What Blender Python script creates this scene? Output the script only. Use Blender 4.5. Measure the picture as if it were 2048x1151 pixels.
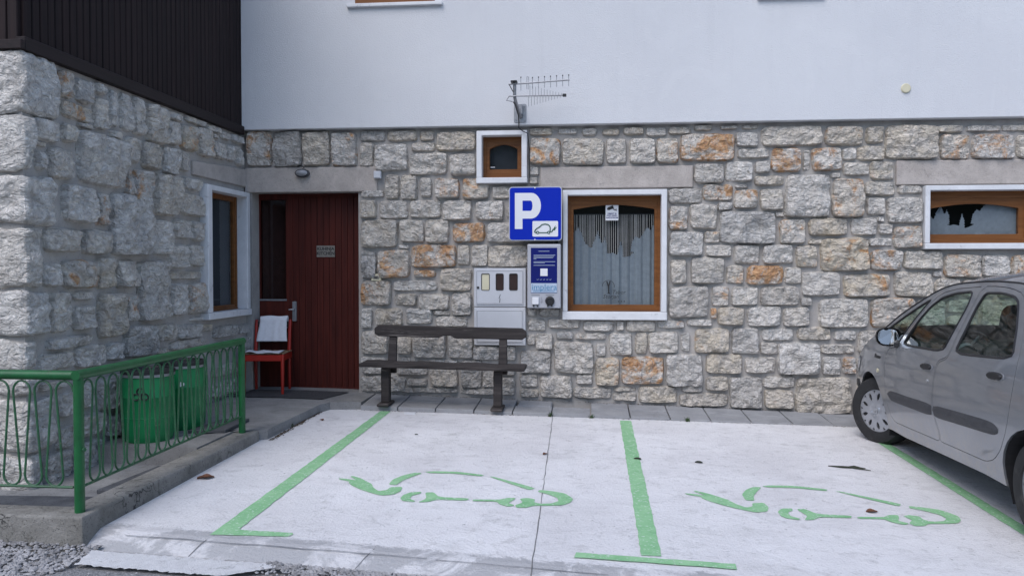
import bpy, bmesh, math, random
import numpy as np
from mathutils import Vector, Matrix, noise
from mathutils.geometry import delaunay_2d_cdt
R = math.radians
scene = bpy.context.scene
for o in list(bpy.data.objects):
    bpy.data.objects.remove(o)

# ------------------------------------------------------------------ camera, sky, sun, exposure
cam_data = bpy.data.cameras.new('camera')
cam = bpy.data.objects.new('camera', cam_data)
scene.collection.objects.link(cam)
cam.location = (0, 0, 1.64)
cam.rotation_euler = (R(90 - 1.326), 0, R(5.5))
cam_data.sensor_width = 36.0
cam_data.lens = 36.0 * 1620 / 2048
cam_data.clip_start = 0.05
cam_data.clip_end = 3000
scene.camera = cam

SUN_EL, SUN_AZ = 50.0, 205.0            # azimuth clockwise from +Y (into the wall)
world = bpy.data.worlds.new('World')
scene.world = world
world.use_nodes = True
wn, wl = world.node_tree.nodes, world.node_tree.links
bg = wn['Background']
sky = wn.new('ShaderNodeTexSky')
sky.sky_type = 'NISHITA'
sky.sun_disc = False
sky.sun_elevation = R(SUN_EL)
sky.sun_rotation = R(SUN_AZ)
sky.air_density = 1.0
sky.dust_density = 1.0
wl.new(sky.outputs[0], bg.inputs['Color'])
bg.inputs['Strength'].default_value = 0.15
sun_data = bpy.data.lights.new('sun', 'SUN')
sun_data.energy = 1.5
sun_data.angle = R(42)
sun_data.color = (1.0, 0.955, 0.945)
sun = bpy.data.objects.new('sun', sun_data)
scene.collection.objects.link(sun)
d = Vector((math.sin(R(SUN_AZ)) * math.cos(R(SUN_EL)), math.cos(R(SUN_AZ)) * math.cos(R(SUN_EL)), math.sin(R(SUN_EL))))
sun.rotation_euler = d.to_track_quat('Z', 'Y').to_euler()
vs = scene.view_settings
vs.view_transform = 'Standard'
vs.look = 'None'
vs.gamma = 1.0
vs.use_curve_mapping = False
vs.exposure = 0.46
scene.render.engine = 'CYCLES'

# ------------------------------------------------------------------ helpers
COL = scene.collection
rnd = random.Random(7)


class MB:
    """collects shapes; build() links them as one mesh object"""
    def __init__(self):
        self.v, self.f = [], []

    def add(self, verts, faces):
        n = len(self.v)
        self.v += [tuple(p) for p in verts]
        self.f += [tuple(i + n for i in f) for f in faces]
        return self

    def box(self, a, b, M=None):
        (x0, y0, z0), (x1, y1, z1) = a, b
        vs_ = [(x0, y0, z0), (x1, y0, z0), (x1, y1, z0), (x0, y1, z0), (x0, y0, z1), (x1, y0, z1), (x1, y1, z1), (x0, y1, z1)]
        if M is not None:
            vs_ = [M @ Vector(p) for p in vs_]
        return self.add(vs_, [(0, 3, 2, 1), (4, 5, 6, 7), (0, 1, 5, 4), (1, 2, 6, 5), (2, 3, 7, 6), (3, 0, 4, 7)])

    def tube(self, pts, r, n=8, cap=True, closed=False):
        pts = [Vector(p) for p in pts]
        rs = r if isinstance(r, (list, tuple)) else [r] * len(pts)
        rings = []
        m = len(pts)
        up = None
        for i, p in enumerate(pts):
            if closed:
                t = (pts[(i + 1) % m] - pts[i - 1])
            else:
                t = pts[min(i + 1, m - 1)] - pts[max(i - 1, 0)]
            t = t.normalized() if t.length > 1e-9 else Vector((0, 0, 1))
            if up is None:
                up = Vector((0, 0, 1)) if abs(t.z) < 0.9 else Vector((1, 0, 0))
            s = t.cross(up)
            s = s.normalized() if s.length > 1e-6 else t.orthogonal().normalized()
            u = s.cross(t).normalized()
            up = u
            rings.append([p + (s * math.cos(a) + u * math.sin(a)) * rs[i] for a in [2 * math.pi * k / n for k in range(n)]])
        vs_ = [q for rg in rings for q in rg]
        fs = []
        for i in range(m if closed else m - 1):
            j = (i + 1) % m
            for k in range(n):
                fs.append((i * n + k, i * n + (k + 1) % n, j * n + (k + 1) % n, j * n + k))
        if cap and not closed:
            fs.append(tuple(range(n))[::-1])
            fs.append(tuple((m - 1) * n + k for k in range(n)))
        return self.add(vs_, fs)

    def lathe(self, prof, n=24, M=None):
        """prof: (radius, height) pairs about local z"""
        vs_, fs = [], []
        for r_, h in prof:
            for k in range(n):
                a = 2 * math.pi * k / n
                vs_.append(Vector((r_ * math.cos(a), r_ * math.sin(a), h)))
        for i in range(len(prof) - 1):
            for k in range(n):
                fs.append((i * n + k, i * n + (k + 1) % n, (i + 1) * n + (k + 1) % n, (i + 1) * n + k))
        if prof[0][0] > 1e-5:
            fs.append(tuple(range(n))[::-1])
        if prof[-1][0] > 1e-5:
            fs.append(tuple((len(prof) - 1) * n + k for k in range(n)))
        if M is not None:
            vs_ = [M @ p for p in vs_]
        return self.add(vs_, fs)

    def prism(self, poly, fn0, fn1):
        """poly of 2-D points; fn0/fn1 map (a,b) to the front and back 3-D points"""
        n = len(poly)
        vs_ = [fn0(*p) for p in poly] + [fn1(*p) for p in poly]
        fs = [tuple(range(n)), tuple(range(2 * n - 1, n - 1, -1))]
        for i in range(n):
            j = (i + 1) % n
            fs.append((i, i + n, j + n, j))
        return self.add(vs_, fs)

    def build(self, name, mat, parent=None, smooth=False, bevel=0, fix=True, seg=1):
        me = bpy.data.meshes.new(name)
        me.from_pydata(self.v, [], self.f)
        if fix or bevel:
            bm = bmesh.new()
            bm.from_mesh(me)
            if fix:
                bmesh.ops.recalc_face_normals(bm, faces=bm.faces)
            if bevel:
                es = [e for e in bm.edges if len(e.link_faces) == 2 and e.calc_face_angle(0) > 0.6]
                bmesh.ops.bevel(bm, geom=es, offset=bevel, segments=seg, affect='EDGES', profile=0.5, clamp_overlap=True)
            bm.to_mesh(me)
            bm.free()
        if smooth:
            for p in me.polygons:
                p.use_smooth = True
            me.set_sharp_from_angle(angle=R(38))
        me.materials.append(mat)
        return link(name, me, parent)


def link(name, me, parent=None):
    o = bpy.data.objects.new(name, me)
    COL.objects.link(o)
    if parent is not None:
        o.parent = parent
    return o


def thing(name, label, cat, group=None, loc=(0, 0, 0), rz=0.0):
    o = bpy.data.objects.new(name, None)
    COL.objects.link(o)
    o.empty_display_size = 0.1
    o.location = loc
    o.rotation_euler = (0, 0, rz)
    return tag(o, label, cat, group)


def tag(o, label, cat, group=None):
    o['label'] = label
    o['category'] = cat
    if group:
        o['group'] = group
    return o


def structure(o):
    o['kind'] = 'structure'
    return o


def text_mesh(body, size, name, mat, parent, M, extrude=0.001, align='CENTER', shear=0.0, spacing=1.0, line=1.0, bold=0.0):
    cu = bpy.data.curves.new(name, 'FONT')
    cu.body = body
    cu.size = size
    cu.extrude = extrude
    cu.align_x = align
    cu.align_y = 'CENTER'
    cu.shear = shear
    cu.space_character = spacing
    cu.space_line = line
    cu.offset = bold
    cu.resolution_u = 2
    t = bpy.data.objects.new('tmp', cu)
    COL.objects.link(t)
    dg = bpy.context.evaluated_depsgraph_get()
    me = bpy.data.meshes.new_from_object(t.evaluated_get(dg))
    bpy.data.objects.remove(t)
    me.transform(M)
    me.name = name
    me.materials.clear()
    me.materials.append(mat)
    return link(name, me, parent)


def wallM(x, y, z):
    """local x right, local y up, local z towards the viewer, standing on a plane that faces -Y"""
    return Matrix.Translation((x, y, z)) @ Matrix.Rotation(R(90), 4, 'X')


def rrect(x0, z0, x1, z1, r, n=5):
    pts = []
    for cx, cz, a0 in ((x1 - r, z0 + r, -90), (x1 - r, z1 - r, 0), (x0 + r, z1 - r, 90), (x0 + r, z0 + r, 180)):
        for k in range(n + 1):
            a = R(a0 + 90 * k / n)
            pts.append((cx + r * math.cos(a), cz + r * math.sin(a)))
    return pts


def inside(p, poly):
    x, y = p
    c = False
    n = len(poly)
    for i in range(n):
        x0, y0 = poly[i]
        x1, y1 = poly[(i + 1) % n]
        if (y0 > y) != (y1 > y) and x < (x1 - x0) * (y - y0) / (y1 - y0) + x0:
            c = not c
    return c


def cdt(outer, holes=(), step=None):
    """triangulate a 2-D region with holes; optional inner grid points every step"""
    pts, edges = [], []
    for poly in [outer] + list(holes):
        n0 = len(pts)
        pts += [Vector(p) for p in poly]
        edges += [(n0 + i, n0 + (i + 1) % len(poly)) for i in range(len(poly))]
    if step:
        xs = [p[0] for p in outer]
        ys = [p[1] for p in outer]
        allp = [outer] + list(holes)
        nx, ny = int((max(xs) - min(xs)) / step) + 1, int((max(ys) - min(ys)) / step) + 1
        border = np.array([q for poly in allp for q in poly])
        for i in range(nx):
            for j in range(ny):
                p = (min(xs) + (i + 0.5 + 0.25 * (j % 2)) * step, min(ys) + (j + 0.5) * step)
                if inside(p, outer) and not any(inside(p, h) for h in holes):
                    if np.min(np.hypot(border[:, 0] - p[0], border[:, 1] - p[1])) > step * 0.45:
                        pts.append(Vector(p))
    r = delaunay_2d_cdt(pts, edges, [], 0, 1e-6)
    vs_ = [(v.x, v.y) for v in r[0]]
    fs = []
    for f in r[2]:
        c = (sum(vs_[i][0] for i in f) / len(f), sum(vs_[i][1] for i in f) / len(f))
        if inside(c, outer) and not any(inside(c, h) for h in holes):
            fs.append(tuple(f))
    return vs_, fs


def plate(mb, outer, holes, f0, f1, step=None):
    """slab with holes: front surface by f0, back surface by f1, with side walls"""
    vs_, fs = cdt(outer, holes, step)
    n = len(vs_)
    V = [f0(*p) for p in vs_] + [f1(*p) for p in vs_]
    F = [f for f in fs] + [tuple(i + n for i in f[::-1]) for f in fs]
    cnt = {}
    for f in fs:
        for i in range(len(f)):
            e = (f[i], f[(i + 1) % len(f)])
            cnt[e] = 1
    for (a, b) in cnt:
        if (b, a) not in cnt:
            F.append((b, a, a + n, b + n))
    return mb.add(V, F)


# ------------------------------------------------------------------ materials
def new_mat(name):
    m = bpy.data.materials.new(name)
    m.use_nodes = True
    nt = m.node_tree
    return m, nt.nodes, nt.links, nt.nodes['Principled BSDF']


def coords(n, l, kind='Object'):
    if kind == 'World':
        return n.new('ShaderNodeNewGeometry').outputs['Position']
    return n.new('ShaderNodeTexCoord').outputs[kind]


def ramp(n, l, src, stops):
    r_ = n.new('ShaderNodeValToRGB')
    el = r_.color_ramp.elements
    while len(el) < len(stops):
        el.new(0.5)
    for e, (p, c) in zip(el, stops):
        e.position = p
        e.color = (c[0], c[1], c[2], 1) if isinstance(c, (tuple, list)) else (c, c, c, 1)
    l.new(src, r_.inputs[0])
    return r_.outputs[0]


def noise_tex(n, l, co, scale, detail=4, rough=0.6, dist=0.0):
    t = n.new('ShaderNodeTexNoise')
    t.inputs['Scale'].default_value = scale
    t.inputs['Detail'].default_value = detail
    t.inputs['Roughness'].default_value = rough
    t.inputs['Distortion'].default_value = dist
    l.new(co, t.inputs['Vector'])
    return t.outputs['Fac']


def mixc(n, l, fac, a, b, mode='MIX'):
    m = n.new('ShaderNodeMix')
    m.data_type = 'RGBA'
    m.blend_type = mode
    for sock, v in ((m.inputs[0], fac), (m.inputs[6], a), (m.inputs[7], b)):
        if isinstance(v, (int, float)):
            sock.default_value = v
        elif isinstance(v, (tuple, list)):
            sock.default_value = (v[0], v[1], v[2], 1)
        else:
            l.new(v, sock)
    return m.outputs[2]


def math_n(n, l, op, a, b=0.0, clamp=False):
    m = n.new('ShaderNodeMath')
    m.operation = op
    m.use_clamp = clamp
    for sock, v in ((m.inputs[0], a), (m.inputs[1], b)):
        if isinstance(v, (int, float)):
            sock.default_value = v
        else:
            l.new(v, sock)
    return m.outputs[0]


def bump(n, l, b, h, strength, dist=0.01, prev=None):
    k = n.new('ShaderNodeBump')
    k.inputs['Strength'].default_value = strength
    k.inputs['Distance'].default_value = dist
    l.new(h, k.inputs['Height'])
    if prev is not None:
        l.new(prev, k.inputs['Normal'])
    if b is not None:
        l.new(k.outputs[0], b.inputs['Normal'])
    return k.outputs[0]


def simple(name, col, rough=0.5, metal=0.0, var=0.12, scale=12, bstr=0.05, spec=None, dirt=None, coat=0.0, kind='Object'):
    """painted or plain surface with slight mottling and fine relief"""
    m, n, l, b = new_mat(name)
    co = coords(n, l, kind)
    f = noise_tex(n, l, co, scale, 5, 0.65)
    lo = tuple(c * (1 - var) for c in col)
    hi = tuple(min(1, c * (1 + var)) for c in col)
    c = ramp(n, l, f, [(0.3, lo), (0.7, hi)])
    if dirt:
        g = noise_tex(n, l, co, dirt[1], 6, 0.7, 0.3)
        c = mixc(n, l, ramp(n, l, g, [(dirt[2], 0.0), (dirt[2] + 0.14, 1.0)]), c, dirt[0])
    l.new(c, b.inputs['Base Color'])
    b.inputs['Roughness'].default_value = rough
    b.inputs['Metallic'].default_value = metal
    if spec is not None:
        b.inputs['Specular IOR Level'].default_value = spec
    b.inputs['Coat Weight'].default_value = coat
    if bstr:
        h = noise_tex(n, l, co, scale * 7, 4, 0.6)
        bump(n, l, b, h, bstr, 0.01)
    return m


def make_stone():
    """limestone: the object's colour carries rust (r), tan (g) and grey (b)"""
    m, n, l, b = new_mat('rock_faced_limestone')
    co = coords(n, l, 'World')
    oi = n.new('ShaderNodeObjectInfo')
    sep = n.new('ShaderNodeSeparateColor')
    l.new(oi.outputs['Color'], sep.inputs[0])
    rust, tan, grey = sep.outputs[0], sep.outputs[1], sep.outputs[2]
    f1 = noise_tex(n, l, co, 6, 4, 0.55, 0.5)
    c = ramp(n, l, f1, [(0.25, (0.50, 0.48, 0.46)), (0.40, (0.73, 0.705, 0.67)), (0.66, (0.86, 0.835, 0.795))])
    tn = noise_tex(n, l, co, 6, 5, 0.6, 0.6)
    tmask = math_n(n, l, 'MULTIPLY', tan, ramp(n, l, tn, [(0.32, 0.1), (0.6, 1.0)]), True)
    c = mixc(n, l, tmask, c, ramp(n, l, f1, [(0.3, (0.40, 0.33, 0.24)), (0.65, (0.76, 0.67, 0.53))]))
    gmask = math_n(n, l, 'MULTIPLY', grey, 0.75, True)
    c = mixc(n, l, gmask, c, ramp(n, l, f1, [(0.3, (0.33, 0.325, 0.32)), (0.7, (0.64, 0.63, 0.615))]))
    warm = math_n(n, l, 'MULTIPLY', oi.outputs['Random'], 0.30)
    c = mixc(n, l, warm, c, (0.66, 0.58, 0.48))
    rn = noise_tex(n, l, co, 5.2, 8, 0.72, 0.6)
    thr = math_n(n, l, 'SUBTRACT', 0.80, math_n(n, l, 'MULTIPLY', rust, 0.36))
    rm = math_n(n, l, 'MULTIPLY', math_n(n, l, 'SUBTRACT', rn, thr), 9.0, True)
    rn2 = noise_tex(n, l, co, 22, 4, 0.6)
    rc = ramp(n, l, rn2, [(0.3, (0.36, 0.15, 0.05)), (0.52, (0.66, 0.32, 0.11)), (0.70, (0.72, 0.50, 0.27))])
    c = mixc(n, l, math_n(n, l, 'MULTIPLY', rm, 0.82), c, rc)
    sp = noise_tex(n, l, co, 55, 3, 0.6)
    c = mixc(n, l, ramp(n, l, sp, [(0.30, 0.35), (0.40, 0.0)]), c, (0.13, 0.13, 0.14))
    vein = math_n(n, l, 'ABSOLUTE', math_n(n, l, 'SUBTRACT', noise_tex(n, l, co, 9, 5, 0.6, 1.4), 0.5))
    c = mixc(n, l, ramp(n, l, vein, [(0.0, 0.26), (0.025, 0.0)]), c, (0.20, 0.195, 0.19))
    l.new(c, b.inputs['Base Color'])
    b.inputs['Roughness'].default_value = 0.92
    b.inputs['Specular IOR Level'].default_value = 0.2
    mp = n.new('ShaderNodeMapping')
    mp.inputs['Scale'].default_value = (1, 1, 1.5)
    l.new(co, mp.inputs['Vector'])
    h1 = noise_tex(n, l, mp.outputs[0], 11, 5, 0.58, 1.5)
    h2 = noise_tex(n, l, co, 85, 4, 0.65)
    k = bump(n, l, None, h1, 1.0, 0.10)
    bump(n, l, b, h2, 0.45, 0.010, k)
    return m


def make_concrete(name, lo, hi, stain=(0.07, 0.07, 0.065), st=0.60, bs=0.35, sc=3.0, cracks=False):
    m, n, l, b = new_mat(name)
    co = coords(n, l, 'World')
    f = noise_tex(n, l, co, sc, 8, 0.68, 0.3)
    c = ramp(n, l, f, [(0.3, lo), (0.7, hi)])
    g = noise_tex(n, l, co, sc * 1.9, 7, 0.7, 0.8)
    c = mixc(n, l, ramp(n, l, g, [(st, 0.0), (st + 0.12, 0.75)]), c, stain)
    sp = noise_tex(n, l, co, 90, 2, 0.5)
    c = mixc(n, l, ramp(n, l, sp, [(0.30, 0.7), (0.38, 0.0)]), c, stain)
    hh = noise_tex(n, l, co, 60, 5, 0.65)
    if cracks:
        v = n.new('ShaderNodeTexVoronoi')
        v.feature = 'DISTANCE_TO_EDGE'
        v.inputs['Scale'].default_value = 2.4
        wob = n.new('ShaderNodeVectorMath')
        wob.operation = 'ADD'
        l.new(co, wob.inputs[0])
        nz = n.new('ShaderNodeTexNoise')
        nz.inputs['Scale'].default_value = 5
        nz.inputs['Detail'].default_value = 5
        l.new(co, nz.inputs['Vector'])
        sc_ = n.new('ShaderNodeVectorMath')
        sc_.operation = 'SCALE'
        sc_.inputs['Scale'].default_value = 0.5
        l.new(nz.outputs['Color'], sc_.inputs[0])
        l.new(sc_.outputs[0], wob.inputs[1])
        l.new(wob.outputs[0], v.inputs['Vector'])
        cm = ramp(n, l, v.outputs['Distance'], [(0.0, 1.0), (0.022, 0.0)])
        where = ramp(n, l, noise_tex(n, l, co, 1.6, 2, 0.5), [(0.50, 0.0), (0.58, 1.0)])
        cm = math_n(n, l, 'MULTIPLY', cm, where)
        c = mixc(n, l, cm, c, (0.03, 0.03, 0.03))
    l.new(c, b.inputs['Base Color'])
    b.inputs['Roughness'].default_value = 0.93
    b.inputs['Specular IOR Level'].default_value = 0.2
    bump(n, l, b, hh, bs, 0.012)
    return m


def make_wood(name, lo, hi, axis='Z', rough=0.5, scale=1.0, bs=0.2, worn=None):
    m, n, l, b = new_mat(name)
    co = coords(n, l, 'World')
    mp = n.new('ShaderNodeMapping')
    l.new(co, mp.inputs['Vector'])
    k = {'X': (1.5, 26, 26), 'Y': (26, 1.5, 26), 'Z': (26, 26, 1.5)}[axis]
    mp.inputs['Scale'].default_value = tuple(v * scale for v in k)
    f = noise_tex(n, l, mp.outputs[0], 1.0, 6, 0.65, 0.4)
    c = ramp(n, l, f, [(0.32, lo), (0.68, hi)])
    oi = n.new('ShaderNodeObjectInfo')
    c = mixc(n, l, math_n(n, l, 'MULTIPLY', oi.outputs['Random'], 0.35), c, lo)
    if worn:
        g = noise_tex(n, l, mp.outputs[0], 0.8, 7, 0.75, 0.5)
        c = mixc(n, l, ramp(n, l, g, [(worn[1], 0.0), (worn[1] + 0.1, 0.8)]), c, worn[0])
    l.new(c, b.inputs['Base Color'])
    b.inputs['Roughness'].default_value = rough
    b.inputs['Specular IOR Level'].default_value = 0.25
    bump(n, l, b, f, bs, 0.006)
    return m


def make_glass(name, tint, rough=0.02, refl=1.0):
    m, n, l, b = new_mat(name)
    n.remove(b)
    fr = n.new('ShaderNodeFresnel')
    geo = n.new('ShaderNodeNewGeometry')
    ior = math_n(n, l, 'SUBTRACT', 1.5, math_n(n, l, 'MULTIPLY', geo.outputs['Backfacing'], 1.5 - 1 / 1.5))
    l.new(ior, fr.inputs['IOR'])      # same reflectance from either side of a thin pane
    fac = math_n(n, l, 'MULTIPLY', fr.outputs[0], refl, True)
    tr = n.new('ShaderNodeBsdfTransparent')
    tr.inputs[0].default_value = (*tint, 1)
    gl = n.new('ShaderNodeBsdfGlossy')
    gl.inputs['Roughness'].default_value = rough
    mx = n.new('ShaderNodeMixShader')
    l.new(fac, mx.inputs[0])
    l.new(tr.outputs[0], mx.inputs[1])
    l.new(gl.outputs[0], mx.inputs[2])
    l.new(mx.outputs[0], n['Material Output'].inputs['Surface'])
    return m


def make_plaster():
    m, n, l, b = new_mat('white_roughcast')
    co = coords(n, l, 'World')
    f = noise_tex(n, l, co, 0.8, 5, 0.6)
    c = ramp(n, l, f, [(0.3, (0.62, 0.63, 0.655)), (0.7, (0.67, 0.68, 0.70))])
    mp = n.new('ShaderNodeMapping')
    mp.inputs['Scale'].default_value = (7, 7, 0.5)
    l.new(co, mp.inputs['Vector'])
    st = noise_tex(n, l, mp.outputs[0], 1.0, 5, 0.65)
    c = mixc(n, l, ramp(n, l, st, [(0.55, 0.0), (0.80, 0.16)]), c, (0.50, 0.51, 0.53))
    pat = noise_tex(n, l, co, 1.7, 7, 0.7, 1.0)
    c = mixc(n, l, ramp(n, l, pat, [(0.56, 0.0), (0.64, 0.14)]), c, (0.74, 0.75, 0.76))
    l.new(c, b.inputs['Base Color'])
    b.inputs['Roughness'].default_value = 0.95
    b.inputs['Specular IOR Level'].default_value = 0.15
    h = noise_tex(n, l, co, 70, 4, 0.7)
    bump(n, l, b, h, 0.55, 0.012)
    return m


def make_lot():
    """white-painted concrete with scuffs, scrapes and bare grey patches near the kerb edge"""
    m, n, l, b = new_mat('white_painted_concrete')
    co = coords(n, l, 'World')
    f = noise_tex(n, l, co, 1.1, 7, 0.62, 0.4)
    c = ramp(n, l, f, [(0.34, (0.68, 0.67, 0.68)), (0.62, (0.79, 0.785, 0.795))])
    mp = n.new('ShaderNodeMapping')
    mp.inputs['Scale'].default_value = (2.6, 4.5, 1)
    mp.inputs['Rotation'].default_value = (0, 0, R(18))
    l.new(co, mp.inputs['Vector'])
    g = noise_tex(n, l, mp.outputs[0], 1.0, 8, 0.72, 0.7)
    c = mixc(n, l, ramp(n, l, g, [(0.52, 0.0), (0.70, 0.42)]), c, (0.42, 0.415, 0.415))
    big = noise_tex(n, l, co, 0.55, 4, 0.6)
    c = mixc(n, l, ramp(n, l, big, [(0.50, 0.0), (0.70, 0.35)]), c, (0.50, 0.495, 0.495))
    mot = noise_tex(n, l, co, 9, 8, 0.75, 0.5)
    c = mixc(n, l, ramp(n, l, mot, [(0.55, 0.0), (0.62, 0.42)]), c, (0.44, 0.435, 0.435))
    chips = noise_tex(n, l, co, 4.2, 9, 0.8, 0.9)
    c = mixc(n, l, ramp(n, l, chips, [(0.635, 0.0), (0.66, 0.6)]), c, (0.38, 0.375, 0.37))
    sp = noise_tex(n, l, co, 30, 4, 0.65)
    c = mixc(n, l, ramp(n, l, sp, [(0.29, 0.85), (0.355, 0.0)]), c, (0.30, 0.30, 0.30))
    sy = n.new('ShaderNodeSeparateXYZ')
    l.new(co, sy.inputs[0])
    # bare strip along the street edge, where the paint ends
    edge = math_n(n, l, 'ADD', sy.outputs[1], math_n(n, l, 'MULTIPLY', sy.outputs[0], 0.09))
    edge = math_n(n, l, 'ADD', edge, math_n(n, l, 'MULTIPLY', math_n(n, l, 'SUBTRACT', chips, 0.5), 0.34))
    mr = n.new('ShaderNodeMapRange')
    mr.inputs['From Min'].default_value = 4.455
    mr.inputs['From Max'].default_value = 4.42
    l.new(edge, mr.inputs['Value'])
    brk = ramp(n, l, noise_tex(n, l, co, 3.0, 6, 0.7, 0.5), [(0.42, 0.25), (0.50, 1.0)])
    c = mixc(n, l, math_n(n, l, 'MULTIPLY', mr.outputs[0], brk), c, (0.42, 0.42, 0.43))
    l.new(c, b.inputs['Base Color'])
    b.inputs['Roughness'].default_value = 0.85
    b.inputs['Specular IOR Level'].default_value = 0.25
    h = noise_tex(n, l, co, 45, 5, 0.7)
    k = bump(n, l, None, h, 0.7, 0.02)
    bump(n, l, b, g, 0.4, 0.03, k)
    return m


def make_paint_line():
    m, n, l, b = new_mat('green_road_paint')
    co = coords(n, l, 'World')
    f = noise_tex(n, l, co, 7, 7, 0.68, 0.3)
    c = ramp(n, l, f, [(0.3, (0.18, 0.42, 0.20)), (0.7, (0.31, 0.55, 0.31))])
    sp = noise_tex(n, l, co, 42, 4, 0.65)
    c = mixc(n, l, ramp(n, l, sp, [(0.57, 0.0), (0.66, 0.75)]), c, (0.62, 0.68, 0.64))
    sp2 = noise_tex(n, l, co, 60, 2, 0.6)
    c = mixc(n, l, ramp(n, l, sp2, [(0.24, 0.8), (0.32, 0.0)]), c, (0.06, 0.12, 0.07))
    l.new(c, b.inputs['Base Color'])
    b.inputs['Roughness'].default_value = 0.8
    h = noise_tex(n, l, co, 45, 5, 0.7)
    bump(n, l, b, h, 0.3, 0.01)
    return m


def make_asphalt():
    m, n, l, b = new_mat('old_asphalt')
    co = coords(n, l, 'World')
    f = noise_tex(n, l, co, 1.5, 5, 0.6)
    c = ramp(n, l, f, [(0.3, (0.13, 0.13, 0.135)), (0.7, (0.22, 0.22, 0.225))])
    g = noise_tex(n, l, co, 95, 3, 0.6)
    c = mixc(n, l, ramp(n, l, g, [(0.45, 0.0), (0.62, 0.8)]), c, (0.42, 0.42, 0.43))
    g2 = noise_tex(n, l, co, 120, 3, 0.6)
    c = mixc(n, l, ramp(n, l, g2, [(0.30, 0.8), (0.42, 0.0)]), c, (0.05, 0.05, 0.052))
    l.new(c, b.inputs['Base Color'])
    b.inputs['Roughness'].default_value = 0.95
    bump(n, l, b, g, 0.8, 0.012)
    return m


STONE = make_stone()
MORTAR = make_concrete('lime_mortar', (0.33, 0.315, 0.30), (0.44, 0.42, 0.40), (0.22, 0.21, 0.20), 0.62, 0.4, 5)
LINTEL = make_concrete('cast_lintel', (0.36, 0.325, 0.30), (0.52, 0.475, 0.44), (0.24, 0.225, 0.21), 0.60, 0.6, 6)
CONC = make_concrete('grey_concrete', (0.17, 0.17, 0.17), (0.30, 0.30, 0.295), (0.08, 0.08, 0.075), 0.60, 0.4, 3)
KERB = make_concrete('weathered_kerb_concrete', (0.15, 0.145, 0.13), (0.31, 0.30, 0.28), (0.055, 0.055, 0.045), 0.56, 0.7, 4, True)
SLAB = make_concrete('paving_concrete', (0.23, 0.235, 0.245), (0.34, 0.345, 0.355), (0.15, 0.15, 0.155), 0.64, 0.3, 4)
DARKSLAB = make_concrete('dark_slab_surface', (0.055, 0.058, 0.065), (0.12, 0.125, 0.135), (0.03, 0.03, 0.03), 0.62, 0.3, 5)
PLASTER = make_plaster()
LOT = make_lot()
LINE = make_paint_line()
ASPHALT = make_asphalt()
MARBLE = simple('white_marble', (0.68, 0.69, 0.71), 0.45, 0, 0.10, 5, 0.05, dirt=((0.40, 0.40, 0.41), 9, 0.60), kind='Object')
CLAD = make_wood('dark_brown_boards', (0.009, 0.005, 0.006), (0.024, 0.012, 0.012), 'Z', 0.7, 1, 0.2, ((0.09, 0.06, 0.055), 0.70))
TRIM = make_wood('dark_brown_trim', (0.012, 0.008, 0.008), (0.026, 0.016, 0.017), 'Y', 0.6, 1, 0.15)
DOORW = make_wood('red_brown_door_wood', (0.042, 0.007, 0.005), (0.095, 0.016, 0.010), 'Z', 0.55, 1, 0.2)
WINW = make_wood('varnished_window_wood', (0.13, 0.048, 0.014), (0.24, 0.10, 0.032), 'X', 0.4, 1, 0.12)
BENCHW = make_wood('black_stained_wood', (0.024, 0.021, 0.021), (0.070, 0.060, 0.057), 'X', 0.75, 1, 0.6, ((0.24, 0.215, 0.20), 0.57))
DARK = simple('dark_room', (0.012, 0.012, 0.014), 0.95, 0, 0.2, 4, 0)
BLIND = simple('grey_roller_blind', (0.05, 0.055, 0.065), 0.85, 0, 0.1, 6, 0.05)
VOILE = simple('grey_voile', (0.26, 0.285, 0.31), 0.9, 0, 0.12, 18, 0.1)
STRING = simple('white_curtain_strings', (0.62, 0.58, 0.55), 0.9, 0, 0.15, 12, 0.1)
GLASS = make_glass('window_glass', (0.80, 0.84, 0.86), 0.02, 0.9)
DGLASS = make_glass('door_glass', (0.45, 0.45, 0.47), 0.03, 0.8)
CGLASS = make_glass('green_tinted_car_glass', (0.68, 0.78, 0.71), 0.01, 1.0)
GREENM = simple('green_enamel', (0.006, 0.095, 0.026), 0.42, 0, 0.25, 9, 0.12, dirt=((0.045, 0.060, 0.03), 26, 0.60))
GREENT = simple('worn_green_bars', (0.020, 0.095, 0.040), 0.5, 0, 0.3, 14, 0.2, dirt=((0.13, 0.17, 0.10), 40, 0.58))
GREENP = simple('green_plastic', (0.005, 0.19, 0.06), 0.38, 0, 0.10, 5, 0.03, dirt=((0.02, 0.11, 0.05), 5, 0.60))
BLACKP = simple('black_plastic', (0.016, 0.016, 0.018), 0.5, 0, 0.2, 10, 0.05)
GREYP = simple('dark_grey_plastic', (0.045, 0.046, 0.052), 0.6, 0, 0.15, 30, 0.12)
REDP = simple('red_chair_paint', (0.33, 0.018, 0.010), 0.4, 0, 0.2, 10, 0.05, dirt=((0.14, 0.03, 0.02), 22, 0.64))
WICKER = simple('woven_rush', (0.20, 0.13, 0.075), 0.85, 0, 0.4, 60, 0.7)
TOWEL = simple('white_towelling', (0.74, 0.75, 0.79), 0.98, 0, 0.06, 25, 0.5)
MAT = simple('dark_grey_mat', (0.050, 0.050, 0.055), 0.98, 0, 0.4, 50, 0.8)
SIGNB = simple('blue_sign_sheet', (0.002, 0.022, 0.40), 0.5, 0, 0.05, 2, 0, spec=0.15)
SIGNW = simple('white_sign_sheet', (0.74, 0.75, 0.78), 0.35, 0, 0.03, 2, 0)
SIGNE = simple('grey_sign_edge', (0.50, 0.52, 0.58), 0.4, 0.3, 0.05, 5, 0)
SIGNG = simple('dark_green_print', (0.006, 0.075, 0.040), 0.5, 0, 0.05, 5, 0)
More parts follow.
